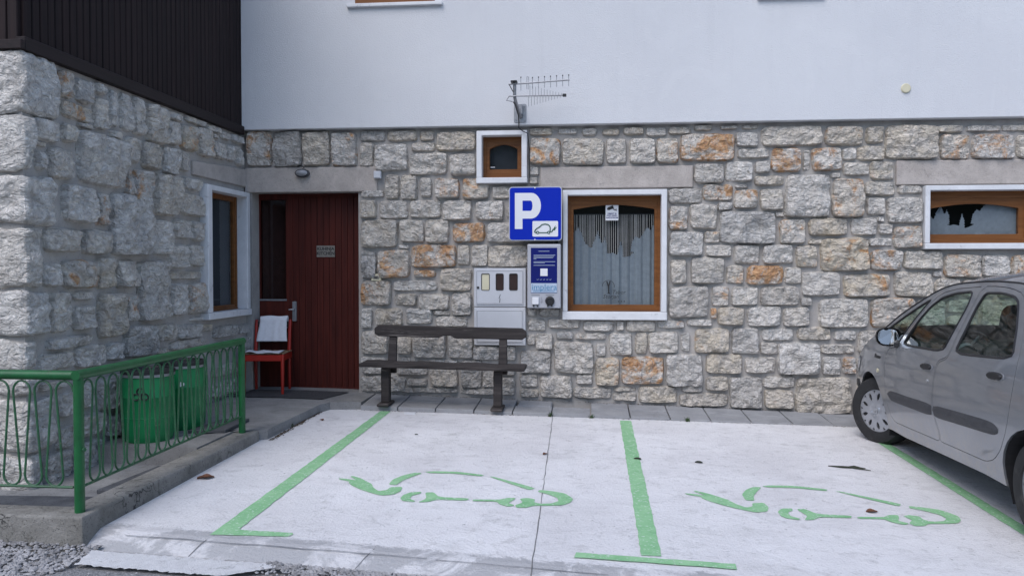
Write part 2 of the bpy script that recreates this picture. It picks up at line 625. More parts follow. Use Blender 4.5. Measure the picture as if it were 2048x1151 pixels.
NAVY = simple('navy_print', (0.004, 0.010, 0.13), 0.5, 0, 0.06, 3, 0, spec=0.2)
PALE = simple('pale_blue_print', (0.42, 0.50, 0.62), 0.45, 0, 0.04, 3, 0)
TEAL = simple('teal_print', (0.06, 0.22, 0.38), 0.5, 0, 0.04, 3, 0)
CHARGE = simple('light_grey_charger_case', (0.42, 0.43, 0.47), 0.45, 0.1, 0.05, 4, 0.02)
BOXW = simple('white_meter_cabinet', (0.53, 0.545, 0.58), 0.4, 0, 0.05, 3, 0.02, dirt=((0.44, 0.45, 0.48), 6, 0.64))
GREYL = simple('grey_line', (0.22, 0.23, 0.25), 0.5, 0, 0.05, 5, 0)
BROWNW = simple('brown_meter_window', (0.045, 0.030, 0.028), 0.15, 0, 0.15, 8, 0)
CREAM = simple('cream_plastic', (0.62, 0.58, 0.42), 0.45, 0, 0.06, 8, 0.02)
GALV = simple('galvanised_steel', (0.30, 0.31, 0.33), 0.45, 0.6, 0.2, 30, 0.05)
BRASS = simple('brushed_plaque', (0.30, 0.28, 0.25), 0.4, 0.6, 0.12, 20, 0.05)
INK = simple('black_print', (0.012, 0.012, 0.014), 0.6, 0, 0.05, 5, 0)
PAINT = None
TYRE = simple('tyre_rubber', (0.020, 0.020, 0.021), 0.8, 0, 0.25, 25, 0.2, dirt=((0.07, 0.068, 0.065), 8, 0.58))
HUB = simple('silver_wheel_cover', (0.42, 0.43, 0.455), 0.38, 0.55, 0.06, 8, 0.02, dirt=((0.25, 0.24, 0.23), 14, 0.64))
SEATF = simple('charcoal_seat_fabric', (0.045, 0.047, 0.055), 0.95, 0, 0.25, 40, 0.2)
LEAF = simple('brown_dead_leaf', (0.14, 0.058, 0.030), 0.85, 0, 0.4, 30, 0.3)
TWIG = simple('dark_twig', (0.030, 0.035, 0.022), 0.9, 0, 0.4, 30, 0.3)
WHITEP = simple('thick_white_street_paint', (0.66, 0.66, 0.67), 0.9, 0, 0.12, 20, 1.0, dirt=((0.28, 0.28, 0.28), 16, 0.58), kind='Object')
MIRROR = simple('mirror_face', (0.80, 0.84, 0.84), 0.02, 1.0, 0.0, 2, 0)


def make_carpaint():
    m, n, l, b = new_mat('silver_blue_car_paint')
    co = coords(n, l, 'Object')
    fl = noise_tex(n, l, co, 900, 2, 0.5)
    c = ramp(n, l, fl, [(0.35, (0.205, 0.217, 0.240)), (0.65, (0.265, 0.280, 0.305))])
    du = noise_tex(n, l, co, 3.5, 6, 0.65, 0.3)
    c = mixc(n, l, ramp(n, l, du, [(0.48, 0.0), (0.72, 0.22)]), c, (0.27, 0.27, 0.275))
    sx = n.new('ShaderNodeSeparateXYZ')
    l.new(co, sx.inputs[0])
    low = n.new('ShaderNodeMapRange')
    low.inputs['From Min'].default_value = 0.62
    low.inputs['From Max'].default_value = 0.22
    l.new(sx.outputs[2], low.inputs['Value'])
    spl = ramp(n, l, noise_tex(n, l, co, 16, 8, 0.75, 0.3), [(0.45, 0.0), (0.62, 0.85)])
    c = mixc(n, l, math_n(n, l, 'MULTIPLY', low.outputs[0], spl), c, (0.30, 0.285, 0.26))   # road dirt on the lower panels
    l.new(c, b.inputs['Base Color'])
    b.inputs['Metallic'].default_value = 0.5
    l.new(ramp(n, l, du, [(0.35, 0.28), (0.7, 0.42)]), b.inputs['Roughness'])
    b.inputs['Coat Weight'].default_value = 0.9
    b.inputs['Coat Roughness'].default_value = 0.05
    return m


PAINT = make_carpaint()

# ------------------------------------------------------------------ ground, lot, walkway, paving
def lot_edge(x):
    return 4.45 - 0.09 * (x + 2.95)


def lot_z(x, y):
    z = 0.06 - 0.0166 * x + 0.012 * (y - 7.5)
    t = min(1, max(0, (lot_edge(x) + 0.16 - y) / 0.16))
    left = min(1, max(0, (0.5 - x) / 3.4))
    return z - (0.02 + 0.05 * left) * t * t * (3 - 2 * t)


def ground_z(x, y):
    return -0.0166 * (min(9, max(-6, x)) + 1.6)


mb = MB()
gx = [-900, -200, -60, -20, -9, -6, -4.5, -3, -1.5, 0, 1.5, 3, 4.5, 6, 9, 20, 60, 200, 900]
gy = [-900, -200, -60, -20, -8, -3, 0, 1.5, 3, 4, 5, 7, 9, 12, 30, 200, 900]
V = [(x, y, ground_z(x, y) - (0.12 if y > 4.9 else 0)) for y in gy for x in gx]
n_ = len(gx)
mb.add(V, [(j * n_ + i, j * n_ + i + 1, (j + 1) * n_ + i + 1, (j + 1) * n_ + i) for j in range(len(gy) - 1) for i in range(n_ - 1)])
structure(mb.build('ground', ASPHALT, None, fix=False))

# unseen wooded slope, added behind the camera to darken what panes and car reflect
WOODS = simple('added_wooded_slope', (0.035, 0.048, 0.028), 0.95, 0, 0.6, 0.5, 0.6)
mb = MB()
V = []
hx = [-160 + 8 * i for i in range(41)]
for j in range(12):
    for x in hx:
        y = -22 - 7 * j
        h_ = 15 * (1 - math.exp(-j * .35)) * (1 + .35 * noise.noise(Vector((x * .03, j * .3, 2)))) + 2.2 * noise.noise(Vector((x * .22, y * .22, 5))) * min(1, j)
        V.append((x, y, max(h_, 0) - .4 + (0 if j else 0)))
mb.add(V, [(j * 41 + i, (j + 1) * 41 + i, (j + 1) * 41 + i + 1, j * 41 + i + 1) for j in range(11) for i in range(40)])
structure(mb.build('added_hillside', WOODS, None, fix=False))

mb = MB()
lx = [-2.96 + 13.2 * i / 66 for i in range(67)]
ts = [0, .02, .04, .06, .1, .15, .2, .3, .4, .5, .6, .7, .8, .9, 1.0]
V, F = [], []
for t in ts:
    for x in lx:
        y = lot_edge(x) + (8.62 - lot_edge(x)) * t
        V.append((x, y, lot_z(x, y)))
nx = len(lx)
for j in range(len(ts) - 1):
    for i in range(nx - 1):
        F.append((j * nx + i, j * nx + i + 1, (j + 1) * nx + i + 1, (j + 1) * nx + i))
base = len(V)
for i, x in enumerate(lx):
    V.append((x, lot_edge(x) - 0.01, lot_z(x, lot_edge(x)) - 0.15))
for i in range(nx - 1):
    F.append((base + i, base + i + 1, i + 1, i))
mb.add(V, F)
lot = structure(mb.build('parking_lot', LOT, None, fix=False))


def on_lot(poly, name, mat, dz=0.004, parent=lot, step=0.22):
    vs_, fs = cdt(poly, (), step)
    m_ = MB().add([(x, y, lot_z(x, y) + dz) for x, y in vs_], fs)
    return m_.build(name, mat, parent)


def rough_edge(poly, amp=0.004, step=0.05, seed=0):
    """resample an outline with a slightly wavering paint edge"""
    r_ = random.Random(seed)
    out = []
    for i in range(len(poly)):
        a, b = Vector(poly[i]), Vector(poly[(i + 1) % len(poly)])
        k = max(1, int((b - a).length / step))
        for q in range(k):
            p = a.lerp(b, q / k)
            out.append((p.x + r_.uniform(-amp, amp), p.y + r_.uniform(-amp, amp)))
    return out


def line_poly(pts, w):
    (x0, y0), (x1, y1) = pts
    d_ = Vector((x1 - x0, y1 - y0)).normalized()
    nrm = Vector((-d_.y, d_.x)) * w / 2
    return [(x0 + nrm.x, y0 + nrm.y), (x0 - nrm.x, y0 - nrm.y), (x1 - nrm.x, y1 - nrm.y), (x1 + nrm.x, y1 + nrm.y)]


lines = [[(-2.245, 8.53), (-2.135, 8.53), (-2.115, 4.69), (-1.775, 4.685), (-1.76, 4.655), (-1.775, 4.615), (-2.245, 4.585)],
         line_poly(((0.37, 8.46), (0.35, 4.60)), 0.115),
         line_poly(((-0.08, 4.545), (0.80, 4.49)), 0.075),
         line_poly(((2.725, 8.3), (2.735, 4.35)), 0.10)]
for i, pl in enumerate(lines):
    on_lot(rough_edge(pl, 0.004, 0.06, i), 'painted_line', LINE, 0.004 + (0.003 if i == 2 else 0))

SYM = [[(-0.025, 0.010), (0.05, 0.0), (0.125, -0.03), (0.045, 0.07), (0.065, 0.088), (0.15, 0.022), (0.195, -0.03), (0.261, -0.104), (0.298, -0.195), (0.356, -0.273), (0.407, -0.237), (0.416, -0.165), (0.499, -0.141), (0.512, -0.244), (0.483, -0.339), (0.401, -0.373), (0.31, -0.319), (0.22, -0.253), (0.127, -0.160), (0.085, -0.100), (0.085, -0.065), (-0.01, -0.02)],
       [(0.384, 0.038), (0.434, 0.163), (0.507, 0.254), (0.565, 0.249), (0.512, 0.141), (0.458, 0.005), (0.446, -0.101), (0.385, -0.098)],
       [(0.573, 0.284), (0.65, 0.317), (0.821, 0.329), (1.045, 0.268), (1.023, 0.225), (0.807, 0.272), (0.619, 0.257)],
       [(1.084, 0.227), (1.124, 0.227), (1.458, -0.03), (1.425, -0.081), (1.396, -0.068)],
       [(1.493, -0.071), (1.575, -0.089), (1.675, -0.131), (1.738, -0.255), (1.72, -0.342), (1.671, -0.412), (1.582, -0.435), (1.473, -0.45), (1.429, -0.502), (1.363, -0.511), (1.348, -0.458), (1.396, -0.389), (1.367, -0.309), (1.418, -0.279), (1.474, -0.304), (1.472, -0.373), (1.516, -0.403), (1.596, -0.381), (1.637, -0.323), (1.627, -0.249), (1.559, -0.171), (1.479, -0.12)],
       [(0.551, -0.334), (0.593, -0.261), (0.664, -0.245), (0.661, -0.29), (0.616, -0.341), (0.614, -0.418), (0.667, -0.468), (0.645, -0.492), (0.577, -0.471), (0.548, -0.422)],
       [(0.691, -0.258), (0.749, -0.244), (0.805, -0.347), (1.025, -0.353), (1.004, -0.404), (0.804, -0.411), (0.755, -0.471), (0.685, -0.492), (0.728, -0.401)],
       [(1.052, -0.37), (1.23, -0.35), (1.28, -0.299), (1.341, -0.291), (1.325, -0.357), (1.296, -0.414), (1.349, -0.463), (1.307, -0.499), (1.242, -0.453), (1.214, -0.394), (1.049, -0.408)]]
for ox, oy in ((-1.85, 5.88), (0.704, 5.87)):
    m_ = MB()
    for pl in SYM:
        p2 = [(x + ox, y + oy) for x, y in pl]
        for _ in range(1):                       # round the stencil's corners
            q = []
            for i in range(len(p2)):
                a, b = p2[i], p2[(i + 1) % len(p2)]
                q += [(a[0] * .85 + b[0] * .15, a[1] * .85 + b[1] * .15), (a[0] * .15 + b[0] * .85, a[1] * .15 + b[1] * .85)]
            p2 = q
        vs_, fs = cdt(p2)
        m_.add([(x, y, lot_z(x, y) + 0.004) for x, y in vs_], fs)
    m_.build('painted_car_symbol', LINE, lot)

JOINT = simple('dark_joint', (0.16, 0.16, 0.16), 0.95, 0, 0.3, 30, 0)


def crack(pts, w, seed=0, name='joint'):
    r_ = random.Random(seed)
    P = []
    for i in range(len(pts) - 1):
        a, b = Vector(pts[i]), Vector(pts[i + 1])
        k = max(2, int((b - a).length / 0.12))
        for q in range(k):
            p = a.lerp(b, q / k)
            P.append((p.x + r_.uniform(-.004, .004), p.y + r_.uniform(-.004, .004)))
    P.append(pts[-1])
    V, F = [], []
    for i, (x, y) in enumerate(P):
        d_ = Vector(P[min(i + 1, len(P) - 1)]) - Vector(P[max(i - 1, 0)])
        d_ = d_.normalized()
        ww = w * r_.uniform(0.5, 1.1) / 2
        V += [(x - d_.y * ww, y + d_.x * ww, lot_z(x, y) + 0.0025), (x + d_.y * ww, y - d_.x * ww, lot_z(x, y) + 0.0025)]
        if i:
            F.append((2 * i - 2, 2 * i - 1, 2 * i + 1, 2 * i))
    MB().add(V, F).build(name, JOINT, lot)


crack([(-0.39, 8.55), (-0.36, 7.0), (-0.33, 5.5), (-0.31, lot_edge(-0.3))], 0.007, 3)
crack([(-2.75, 4.55), (-1.9, 4.48), (-0.9, 4.40)], 0.008, 4)
crack([(-0.85, 4.385), (-0.2, 4.33), (0.1, 4.30)], 0.007, 5)
crack([(-2.22, 4.60), (-2.28, lot_edge(-2.28))], 0.007, 6)
crack([(-1.22, 4.50), (-1.28, lot_edge(-1.28))], 0.007, 7)
# thick white paint on the street in front of the kerb
m_ = MB()
pw = rough_edge([(-2.86, 4.37), (-2.80, 4.15), (-1.95, 4.10), (-1.70, 4.26), (-1.76, 4.31)], 0.011, 0.016, 5)
vs_, fs = cdt(pw)
m_.add([(x, y, ground_z(x, y) + 0.006) for x, y in vs_], fs)
m_.build('white_street_paint', WHITEP, bpy.data.objects['ground'])

# walkway by the door, steps down behind the railing
m_ = MB()
walk = [(-4.05, 6.22), (-3.15, 6.22), (-3.15, 7.0), (-2.90, 7.05), (-2.86, 8.35), (-2.80, 8.52), (-2.48, 8.60), (-2.48, 9.22), (-2.6, 9.45), (-4.05, 9.45)]
walk = rough_edge(walk[:3], 0.0) + walk[3:]


def walk_z(x, y):
    return 0.205 + 0.012 * max(0, y - 7.5) - 0.03 * max(0, (x + 3.3)) * (1 if y > 6.9 else 0.2)


vs_, fs = cdt(walk, (), 0.3)
k = len(vs_)
bt = [i for i in range(k)]
m_.add([(x, y, walk_z(x, y)) for x, y in vs_], fs)
n0 = len(walk)
m_.add([(x, y, walk_z(x, y)) for x, y in walk] + [(x, y, -0.05) for x, y in walk], [(i, (i + 1) % n0, n0 + (i + 1) % n0, n0 + i) for i in range(n0)])
structure(m_.build('walkway', CONC))
m_ = MB()
m_.box((-7.2, 4.62, -0.2), (-3.145, 6.225, 0.062))
structure(m_.build('lower_step', CONC, None, bevel=0.008))
m_ = MB()
m_.prism([(-3.155, 6.99), (-3.155, 4.645), (-7.2, 4.66), (-7.2, 4.44), (-2.95, 4.44), (-2.95, 6.99)],
         lambda a, b: (a, b, 0.19 + 0.004 * math.sin(a * 7 + b * 5)), lambda a, b: (a, b, -0.3))
kerb = structure(m_.build('kerb', KERB, None, bevel=0.014, seg=2))

# paving slabs along the wall
pav = MB()
pav.box((-2.47, 8.56, -0.5), (10.4, 9.215, -0.38))
pave = structure(pav.build('paving', CONC))


def pave_z(x, y):
    wallz = 0.199 - 0.0263 * (x + 2.55)
    edge = 0.112 - 0.024 * (x + 0.4)
    edge = min(edge, wallz - 0.02)
    t = (y - 8.55) / 0.65
    return edge + (wallz - edge) * t


x = -2.48
r_ = random.Random(11)
while x < 9.9:
    w = 0.415
    for (ya, yb) in ((8.555, 8.872), (8.880, 9.20)):
        if -0.86 < x < -0.3 and ya > 8.8:
            continue
        m_ = MB()
        j = [r_.uniform(-0.004, 0.004) for _ in range(4)]
        g = 0.006
        c4 = [(x + g, ya), (x + w - g, ya), (x + w - g, yb), (x + g, yb)]
        m_.add([(a, b, pave_z(a, b) + j[q]) for q, (a, b) in enumerate(c4)] + [(a, b, pave_z(a, b) - 0.30) for a, b in c4],
               [(0, 1, 2, 3), (7, 6, 5, 4), (0, 4, 5, 1), (1, 5, 6, 2), (2, 6, 7, 3), (3, 7, 4, 0)])
        m_.build('paving_slab', SLAB, pave, bevel=0.004)
    x += w
m_ = MB()
c4 = [(-0.80, 8.90), (-0.42, 8.90), (-0.42, 9.18), (-0.80, 9.18)]
m_.add([(a, b, pave_z(a, b)) for a, b in c4] + [(a, b, pave_z(a, b) - 0.30) for a, b in c4], [(0, 1, 2, 3), (7, 6, 5, 4), (0, 4, 5, 1), (1, 5, 6, 2), (2, 6, 7, 3), (3, 7, 4, 0)])
m_.build('inspection_cover', SLAB, pave, bevel=0.012)

# gravel on the street edge: too many to count
GRAVEL = simple('mixed_gravel', (0.30, 0.295, 0.30), 0.95, 0, 0.55, 9, 0.4, kind='Object')
rg = random.Random(21)
m_ = MB()
ico = [(0, 0, 1), (0.9, 0, 0.1), (0.28, 0.86, 0.1), (-0.73, 0.53, 0.1), (-0.73, -0.53, 0.1), (0.28, -0.86, 0.1), (0, 0, -0.7)]
icf = [(0, 1, 2), (0, 2, 3), (0, 3, 4), (0, 4, 5), (0, 5, 1), (6, 2, 1), (6, 3, 2), (6, 4, 3), (6, 5, 4), (6, 1, 5)]


def pebble(x, y, s):
    q = Matrix.Rotation(rg.uniform(0, 6.28), 3, 'Z') @ Matrix.Rotation(rg.uniform(-.5, .5), 3, 'X')
    sx, sy, sz = s * rg.uniform(.7, 1.3), s * rg.uniform(.6, 1.0), s * rg.uniform(.4, .8)
    m_.add([q @ Vector((a * sx * rg.uniform(.8, 1.2), b * sy * rg.uniform(.8, 1.2), c * sz)) + Vector((x, y, ground_z(x, y) + sz * .25)) for a, b, c in ico], icf)


for _ in range(5200):
    x, y = rg.uniform(-4.6, -2.84), rg.uniform(3.4, 4.45)
    if rg.random() < 0.3 + 0.7 * max(0, min(1, (y - 3.5) / 0.5)):
        pebble(x, y, rg.uniform(0.008, 0.023))
for _ in range(7500):
    x = rg.uniform(-1.8, 2.4)
    e = lot_edge(x)
    y = e - abs(rg.gauss(0, 0.20)) - 0.004
    if x < -1.45 and y < 4.3 - (x + 1.8) * 0.5 and rg.random() < .7:
        continue
    pebble(x, y, rg.uniform(0.006, 0.017))
for _ in range(1500):
    x, y = rg.uniform(-4.6, 2.6), rg.uniform(2.6, 4.1)
    pebble(x, y, rg.uniform(0.004, 0.009))
for _ in range(420):                               # grit caught along walls and kerb
    t = rg.random()
    pebble(-2.945 + abs(rg.gauss(0, .02)), 4.5 + 2.4 * t, rg.uniform(.003, .006))
gv = m_.build('gravel', GRAVEL, None, fix=False)
gv['kind'] = 'stuff'
gv['label'] = 'loose grey gravel along the street edge'

# ------------------------------------------------------------------ stones
MAIN_STONES = {
    'w': [(-36, -15, 316, 322), (-9, 7, 314, 322), (62, 84, 312, 322), (143, 162, 319, 322), (167, 184, 319, 322), (188, 252, 299, 321), (439, 467, 312, 318), 
          (160, 184, 299, 315), (-265, -249, 282, 310), (18, 40, 282, 310), (44, 72, 282, 310), (-204, -177, 299, 309), (-247, -209, 277, 308), 
          (455, 481, 283, 308), (-206, -163, 272, 297), (162, 196, 286, 297), (-160, -130, 271, 296), (274, 288, 283, 296), (233, 239, 272, 294), 
          (149, 178, 261, 283), (181, 197, 270, 283), (-68, -58, 270, 280), (275, 302, 266, 280), (-217, -198, 244, 272), (-194, -181, 247, 269), 
          (262, 272, 264, 269), (214, 261, 221, 268), (-111, -90, 244, 258), (-264, -237, 247, 255), (187, 211, 229, 252), (-206, -170, 223, 243), 
          (-168, -135, 220, 243), (-130, -98, 220, 242), (-80, -32, 225, 242), (300, 319, 223, 242), (322, 358, 214, 242), (141, 157, 229, 238), 
          (111, 140, 209, 236), (-94, -82, 222, 235), (203, 212, 222, 227), (-218, -190, 195, 221), (-188, -161, 194, 221), (312, 318, 216, 221), 
          (284, 310, 201, 220), (-69, -34, 196, 219), (-117, -73, 194, 217), (313, 327, 202, 213), (88, 125, 179, 206), (303, 327, 189, 198), 
          (-220, -207, 188, 192), (-135, -116, 167, 192), (-116, -70, 166, 191), (-69, -35, 166, 191), (128, 156, 178, 191), (159, 186, 170, 191), 
          (190, 222, 170, 191), (340, 380, 164, 184), (421, 448, 156, 179), (90, 107, 148, 175), (214, 231, 148, 166), (232, 272, 135, 161), 
          (373, 398, 134, 154), (401, 433, 134, 153), (464, 487, 134, 152), (-226, -175, 139, 151), (157, 185, 124, 145), (-158, -135, 111, 137), 
          (-196, -161, 117, 136), (251, 302, 100, 132), (354, 382, 102, 131), (385, 416, 117, 131), (456, 488, 103, 131), (174, 210, 101, 123), 
          (213, 240, 101, 122), (-264, -251, 96, 119), (-211, -181, 101, 119), (-180, -160, 112, 116), (-176, -140, 98, 110), (-47, -12, 97, 108), 
          (108, 135, 101, 108), (-70, -50, 94, 107), (41, 73, 94, 107), (-7, 27, 94, 106), (30, 38, 95, 106), (190, 223, 85, 99), (396, 431, 73, 99), 
          (466, 495, 74, 99), (321, 354, 73, 98), (267, 290, 86, 97), (293, 318, 72, 97), (66, 98, 70, 94), (-264, -232, 66, 93), (102, 111, 72, 93), 
          (-16, 18, 85, 92), (22, 47, 67, 92), (-61, -42, 73, 91), (-222, -205, 66, 86), (188, 206, 70, 83), (207, 252, 48, 83), (-40, 4, 46, 82), 
          (254, 288, 71, 82), (357, 393, 71, 82), (7, 18, 66, 80), (412, 447, 50, 69), (450, 492, 51, 69), (255, 274, 48, 68), (334, 367, 49, 68), 
          (172, 204, 49, 67), (292, 331, 49, 67), (-264, -236, 43, 63), (192, 225, 33, 46), (341, 377, 7, 46), (-15, 3, 34, 45), (-56, -20, 18, 44), 
          (103, 125, 27, 34)],
    'a': [(-399, -370, 284, 325), (-298, -269, 283, 322), (409, 452, 282, 309), (-177, -149, 245, 268), (-145, -115, 244, 268), (264, 297, 221, 263), 
          (88, 108, 208, 234), (208, 235, 192, 219), (329, 358, 187, 211), (127, 143, 193, 206), (-244, -207, 154, 186), (305, 338, 163, 185), 
          (451, 481, 155, 180), (-264, -229, 122, 151), (135, 153, 123, 145), (386, 416, 102, 114), (76, 105, 98, 107), (277, 290, 49, 68)],
    'g': [(-368, -334, 283, 324), (-264, -235, 311, 323), (403, 438, 312, 318), (-68, -59, 260, 268), (-90, -34, 245, 257), (160, 173, 254, 257), 
          (87, 124, 237, 254), (-242, -209, 222, 243), (143, 203, 192, 228), (-264, -246, 153, 185), (370, 379, 156, 162), (88, 131, 110, 145), 
          (231, 242, 124, 133), (-71, -61, 110, 120), (-57, -34, 110, 120), (157, 186, 70, 99), (434, 463, 74, 99), (-203, -165, 62, 97), (-162, -133, 62, 97), 
          (-38, -19, 85, 93), (-71, -62, 78, 90), (-133, -102, 60, 77), (-100, -84, 60, 77), (-79, -44, 46, 72), (85, 125, 33, 69), (-233, -206, 55, 63), 
          (-203, -151, 54, 60), (-147, -123, 28, 60), (-102, -85, 43, 56), (-222, -186, 42, 53), (-122, -105, 29, 50), (435, 492, 8, 47), (155, 190, 10, 45), 
          (-79, -59, 30, 44), (-265, -212, 22, 41), (-102, -85, 20, 41), (-210, -187, 30, 38), (-218, -151, 22, 28), (-148, -105, 21, 27)],
    't': [(-333, -300, 284, 323), (-232, -198, 311, 323), (-68, -43, 315, 323), (115, 134, 318, 323), (-194, -178, 311, 322), (37, 59, 314, 322), 
          (87, 111, 314, 322), (-175, -130, 299, 321), (14, 32, 314, 321), (319, 373, 283, 320), (299, 317, 301, 319), (373, 399, 311, 319), 
          (-31, 15, 281, 311), (290, 318, 282, 298), (304, 328, 261, 281), (-235, -219, 245, 273), (181, 212, 256, 267), (298, 329, 244, 259), 
          (-265, -246, 223, 244), (-264, -221, 189, 221), (239, 280, 201, 220), (239, 253, 192, 197), (-151, -137, 169, 192), (-171, -135, 139, 165), 
          (330, 369, 134, 161), (437, 460, 134, 152), (-224, -199, 122, 136), (419, 453, 102, 131), (142, 170, 102, 122), (-247, -216, 99, 119), 
          (228, 263, 86, 100), (357, 392, 85, 99), (51, 64, 69, 93), (129, 168, 48, 70), (370, 409, 50, 68), (129, 153, 29, 45), (227, 285, 5, 45), 
          (292, 338, 6, 45), (55, 97, 14, 33), (27, 52, 27, 31), (193, 224, 10, 31), (-79, -58, 18, 28), (26, 52, 16, 25)],
    'p': [(115, 147, 259, 281), (333, 358, 246, 255), (112, 148, 148, 177), (188, 229, 124, 145), (-183, -151, 29, 52), (380, 432, 7, 46), (-18, 24, 18, 31), 
          (100, 153, 11, 26)],
    'y': [(256, 295, 299, 320), (252, 302, 162, 198), (226, 248, 166, 190), (277, 325, 134, 159), (117, 154, 71, 98), (7, 33, 33, 64)],
    'o': [(100, 158, 284, 314), (199, 230, 271, 297), (242, 273, 272, 297), (125, 157, 240, 258), (-156, -120, 195, 217), (-205, -153, 166, 192), 
          (173, 212, 147, 168), (134, 140, 109, 121), (36, 82, 35, 66)],
    'b': [(-68, -34, 282, 312), (74, 97, 282, 310), (376, 405, 282, 309), (159, 184, 231, 252), (382, 419, 155, 180), (151, 169, 148, 168), 
          (-202, -177, 155, 163), (306, 351, 101, 133)],
}
WING_STONES = {
    'w': [(627, 645, 307, 318), (682, 701, 283, 318), (820, 853, 310, 318), (880, 913, 307, 318), (663, 681, 283, 317), (703, 740, 280, 317), 
          (740, 774, 308, 317), (603, 624, 295, 316), (647, 662, 284, 316), (854, 877, 306, 316), (833, 853, 304, 310), (740, 763, 283, 308), 
          (625, 646, 278, 306), (890, 908, 282, 305), (867, 889, 284, 304), (835, 867, 283, 303), (648, 671, 275, 282), (731, 762, 254, 282), 
          (763, 781, 260, 282), (605, 626, 276, 281), (671, 694, 257, 281), (585, 602, 261, 277), (554, 582, 258, 276), (604, 671, 232, 276), 
          (555, 569, 254, 258), (569, 600, 232, 257), (768, 781, 243, 257), (781, 810, 243, 257), (715, 760, 214, 255), (555, 567, 236, 252), 
          (763, 814, 217, 241), (585, 625, 200, 231), (750, 784, 193, 214), (785, 814, 192, 214), (713, 743, 176, 211), (608, 648, 175, 197), 
          (563, 608, 176, 196), (779, 816, 166, 190), (740, 776, 164, 189), (654, 686, 147, 173), (561, 583, 150, 170), (742, 775, 118, 151), 
          (569, 593, 115, 148), (596, 623, 139, 147), (596, 623, 115, 136), (783, 807, 111, 115), (565, 622, 102, 113), (716, 754, 95, 113), 
          (755, 805, 93, 110), (598, 640, 84, 104), (640, 665, 86, 103), (556, 596, 87, 102), (742, 820, 84, 95), (556, 587, 73, 81), (600, 623, 52, 74), 
          (578, 596, 50, 70), (601, 635, 28, 48), (574, 597, 26, 44), (559, 591, 1, 27), (595, 635, -8, 27)],
    'a': [(582, 601, 295, 317), (585, 623, 280, 295), (682, 713, 224, 254), (627, 645, 199, 228), (583, 629, 148, 172), (776, 817, 118, 151), 
          (666, 686, 117, 143)],
    'g': [(646, 712, 175, 231), (687, 740, 116, 173), (665, 715, 85, 115), (832, 888, 88, 103), (890, 926, 88, 101), (822, 897, 73, 86), (901, 928, 67, 86), 
          (628, 665, 46, 75), (669, 706, 52, 70), (712, 762, 51, 67), (768, 820, 50, 64), (827, 903, 46, 59), (669, 706, 25, 50), (711, 762, 24, 48), 
          (768, 819, 27, 47), (638, 664, 22, 42), (827, 902, 24, 42)],
    't': [(775, 818, 311, 319), (695, 731, 255, 281), (626, 652, 147, 175), (742, 807, 153, 163), (628, 665, 106, 145), (806, 831, 98, 107), 
          (717, 742, 84, 91)],
    'p': [],
    'y': [(766, 799, 282, 309)],
    'o': [],
    'b': [(800, 831, 281, 312), (670, 680, 227, 253)],
}


TYPE = {'w': (0.42, 0.08, 0.02), 'a': (0.80, 0.15, 0.03), 'g': (0.20, 0.15, 0.70), 't': (0.45, 0.85, 0.02), 'p': (0.25, 0.55, 0.35),
        'y': (0.72, 1.0, 0.0), 'o': (1.0, 0.30, 0.0), 'b': (0.86, 0.40, 0.0)}


def stone_mesh(w, h, depth, seed, cell=0.022):
    """rock-faced block: rounded irregular outline, steep shoulders, hackly face; local (u, v, n)"""
    r_ = random.Random(seed)
    nu, nv = max(4, min(20, round(w / cell))), max(3, min(20, round(h / cell)))

    def axis(k, e):
        a = [-1 + 2 * i / k for i in range(k + 1)]
        a[1] = -1 + e
        a[-2] = 1 - e
        return a
    us, vs_ = axis(nu, min(.3, .018 / w * 2)), axis(nv, min(.3, .018 / h * 2))
    off = Vector((r_.uniform(-90, 90), r_.uniform(-90, 90), r_.uniform(-90, 90)))
    kx = min(0.30, 0.026 / max(w, .05) + 0.03)
    tilt = (r_.uniform(-.25, .25), r_.uniform(-.35, .15))
    skew = (r_.uniform(-.05, .05), r_.uniform(-.05, .05))
    V = []
    for v in vs_:
        for u in us:
            x = u * (1 - kx * abs(v) ** 7) + skew[0] * v * min(1, h / w)
            y = v * (1 - min(.35, kx * w / h) * abs(u) ** 7) + skew[1] * u * min(1, w / h)
            X, Y = x * w / 2, y * h / 2
            e = max(abs(u), abs(v))
            p = Vector((X, Y, 0)) + off
            if e > .999:
                jit = 0.010
                X += noise.noise(p * 14) * jit * 1.2
                Y += noise.noise(p * 14 + Vector((7, 3, 1))) * jit * 1.2
                Z = -0.012
            else:
                big = noise.noise(p * 5.5)
                mid = noise.noise(p * 14)
                fine = noise.noise(p * 34)
                rid = 1 - abs(noise.noise(p * 9 + Vector((3, 3, 3)))) * 2
                body = (1 - e ** 9)
                vd = noise.voronoi(p * 8.5)[0]
                chip = (vd[1] - vd[0])
                Z = depth * (0.55 + 0.30 * body) + depth * (tilt[0] * u + tilt[1] * v) * 0.5
                Z += big * depth * .50 + mid * 0.018 + fine * 0.012 + rid * 0.008 + chip * 0.030 - 0.012
                Z = max(0.010, Z)
                X += noise.noise(p * 20 + Vector((9, 1, 4))) * .005
                Y += noise.noise(p * 20 + Vector((1, 9, 4))) * .005
            V.append((X, Y, Z))
    n = nu + 1
    F = []
    for j in range(nv):
        for i in range(nu):
            a, b, c, d_ = j * n + i, j * n + i + 1, (j + 1) * n + i + 1, (j + 1) * n + i
            if (i + j + seed) % 2:
                F += [(a, b, c), (a, c, d_)]
            else:
                F += [(a, b, d_), (b, c, d_)]
    return V, F


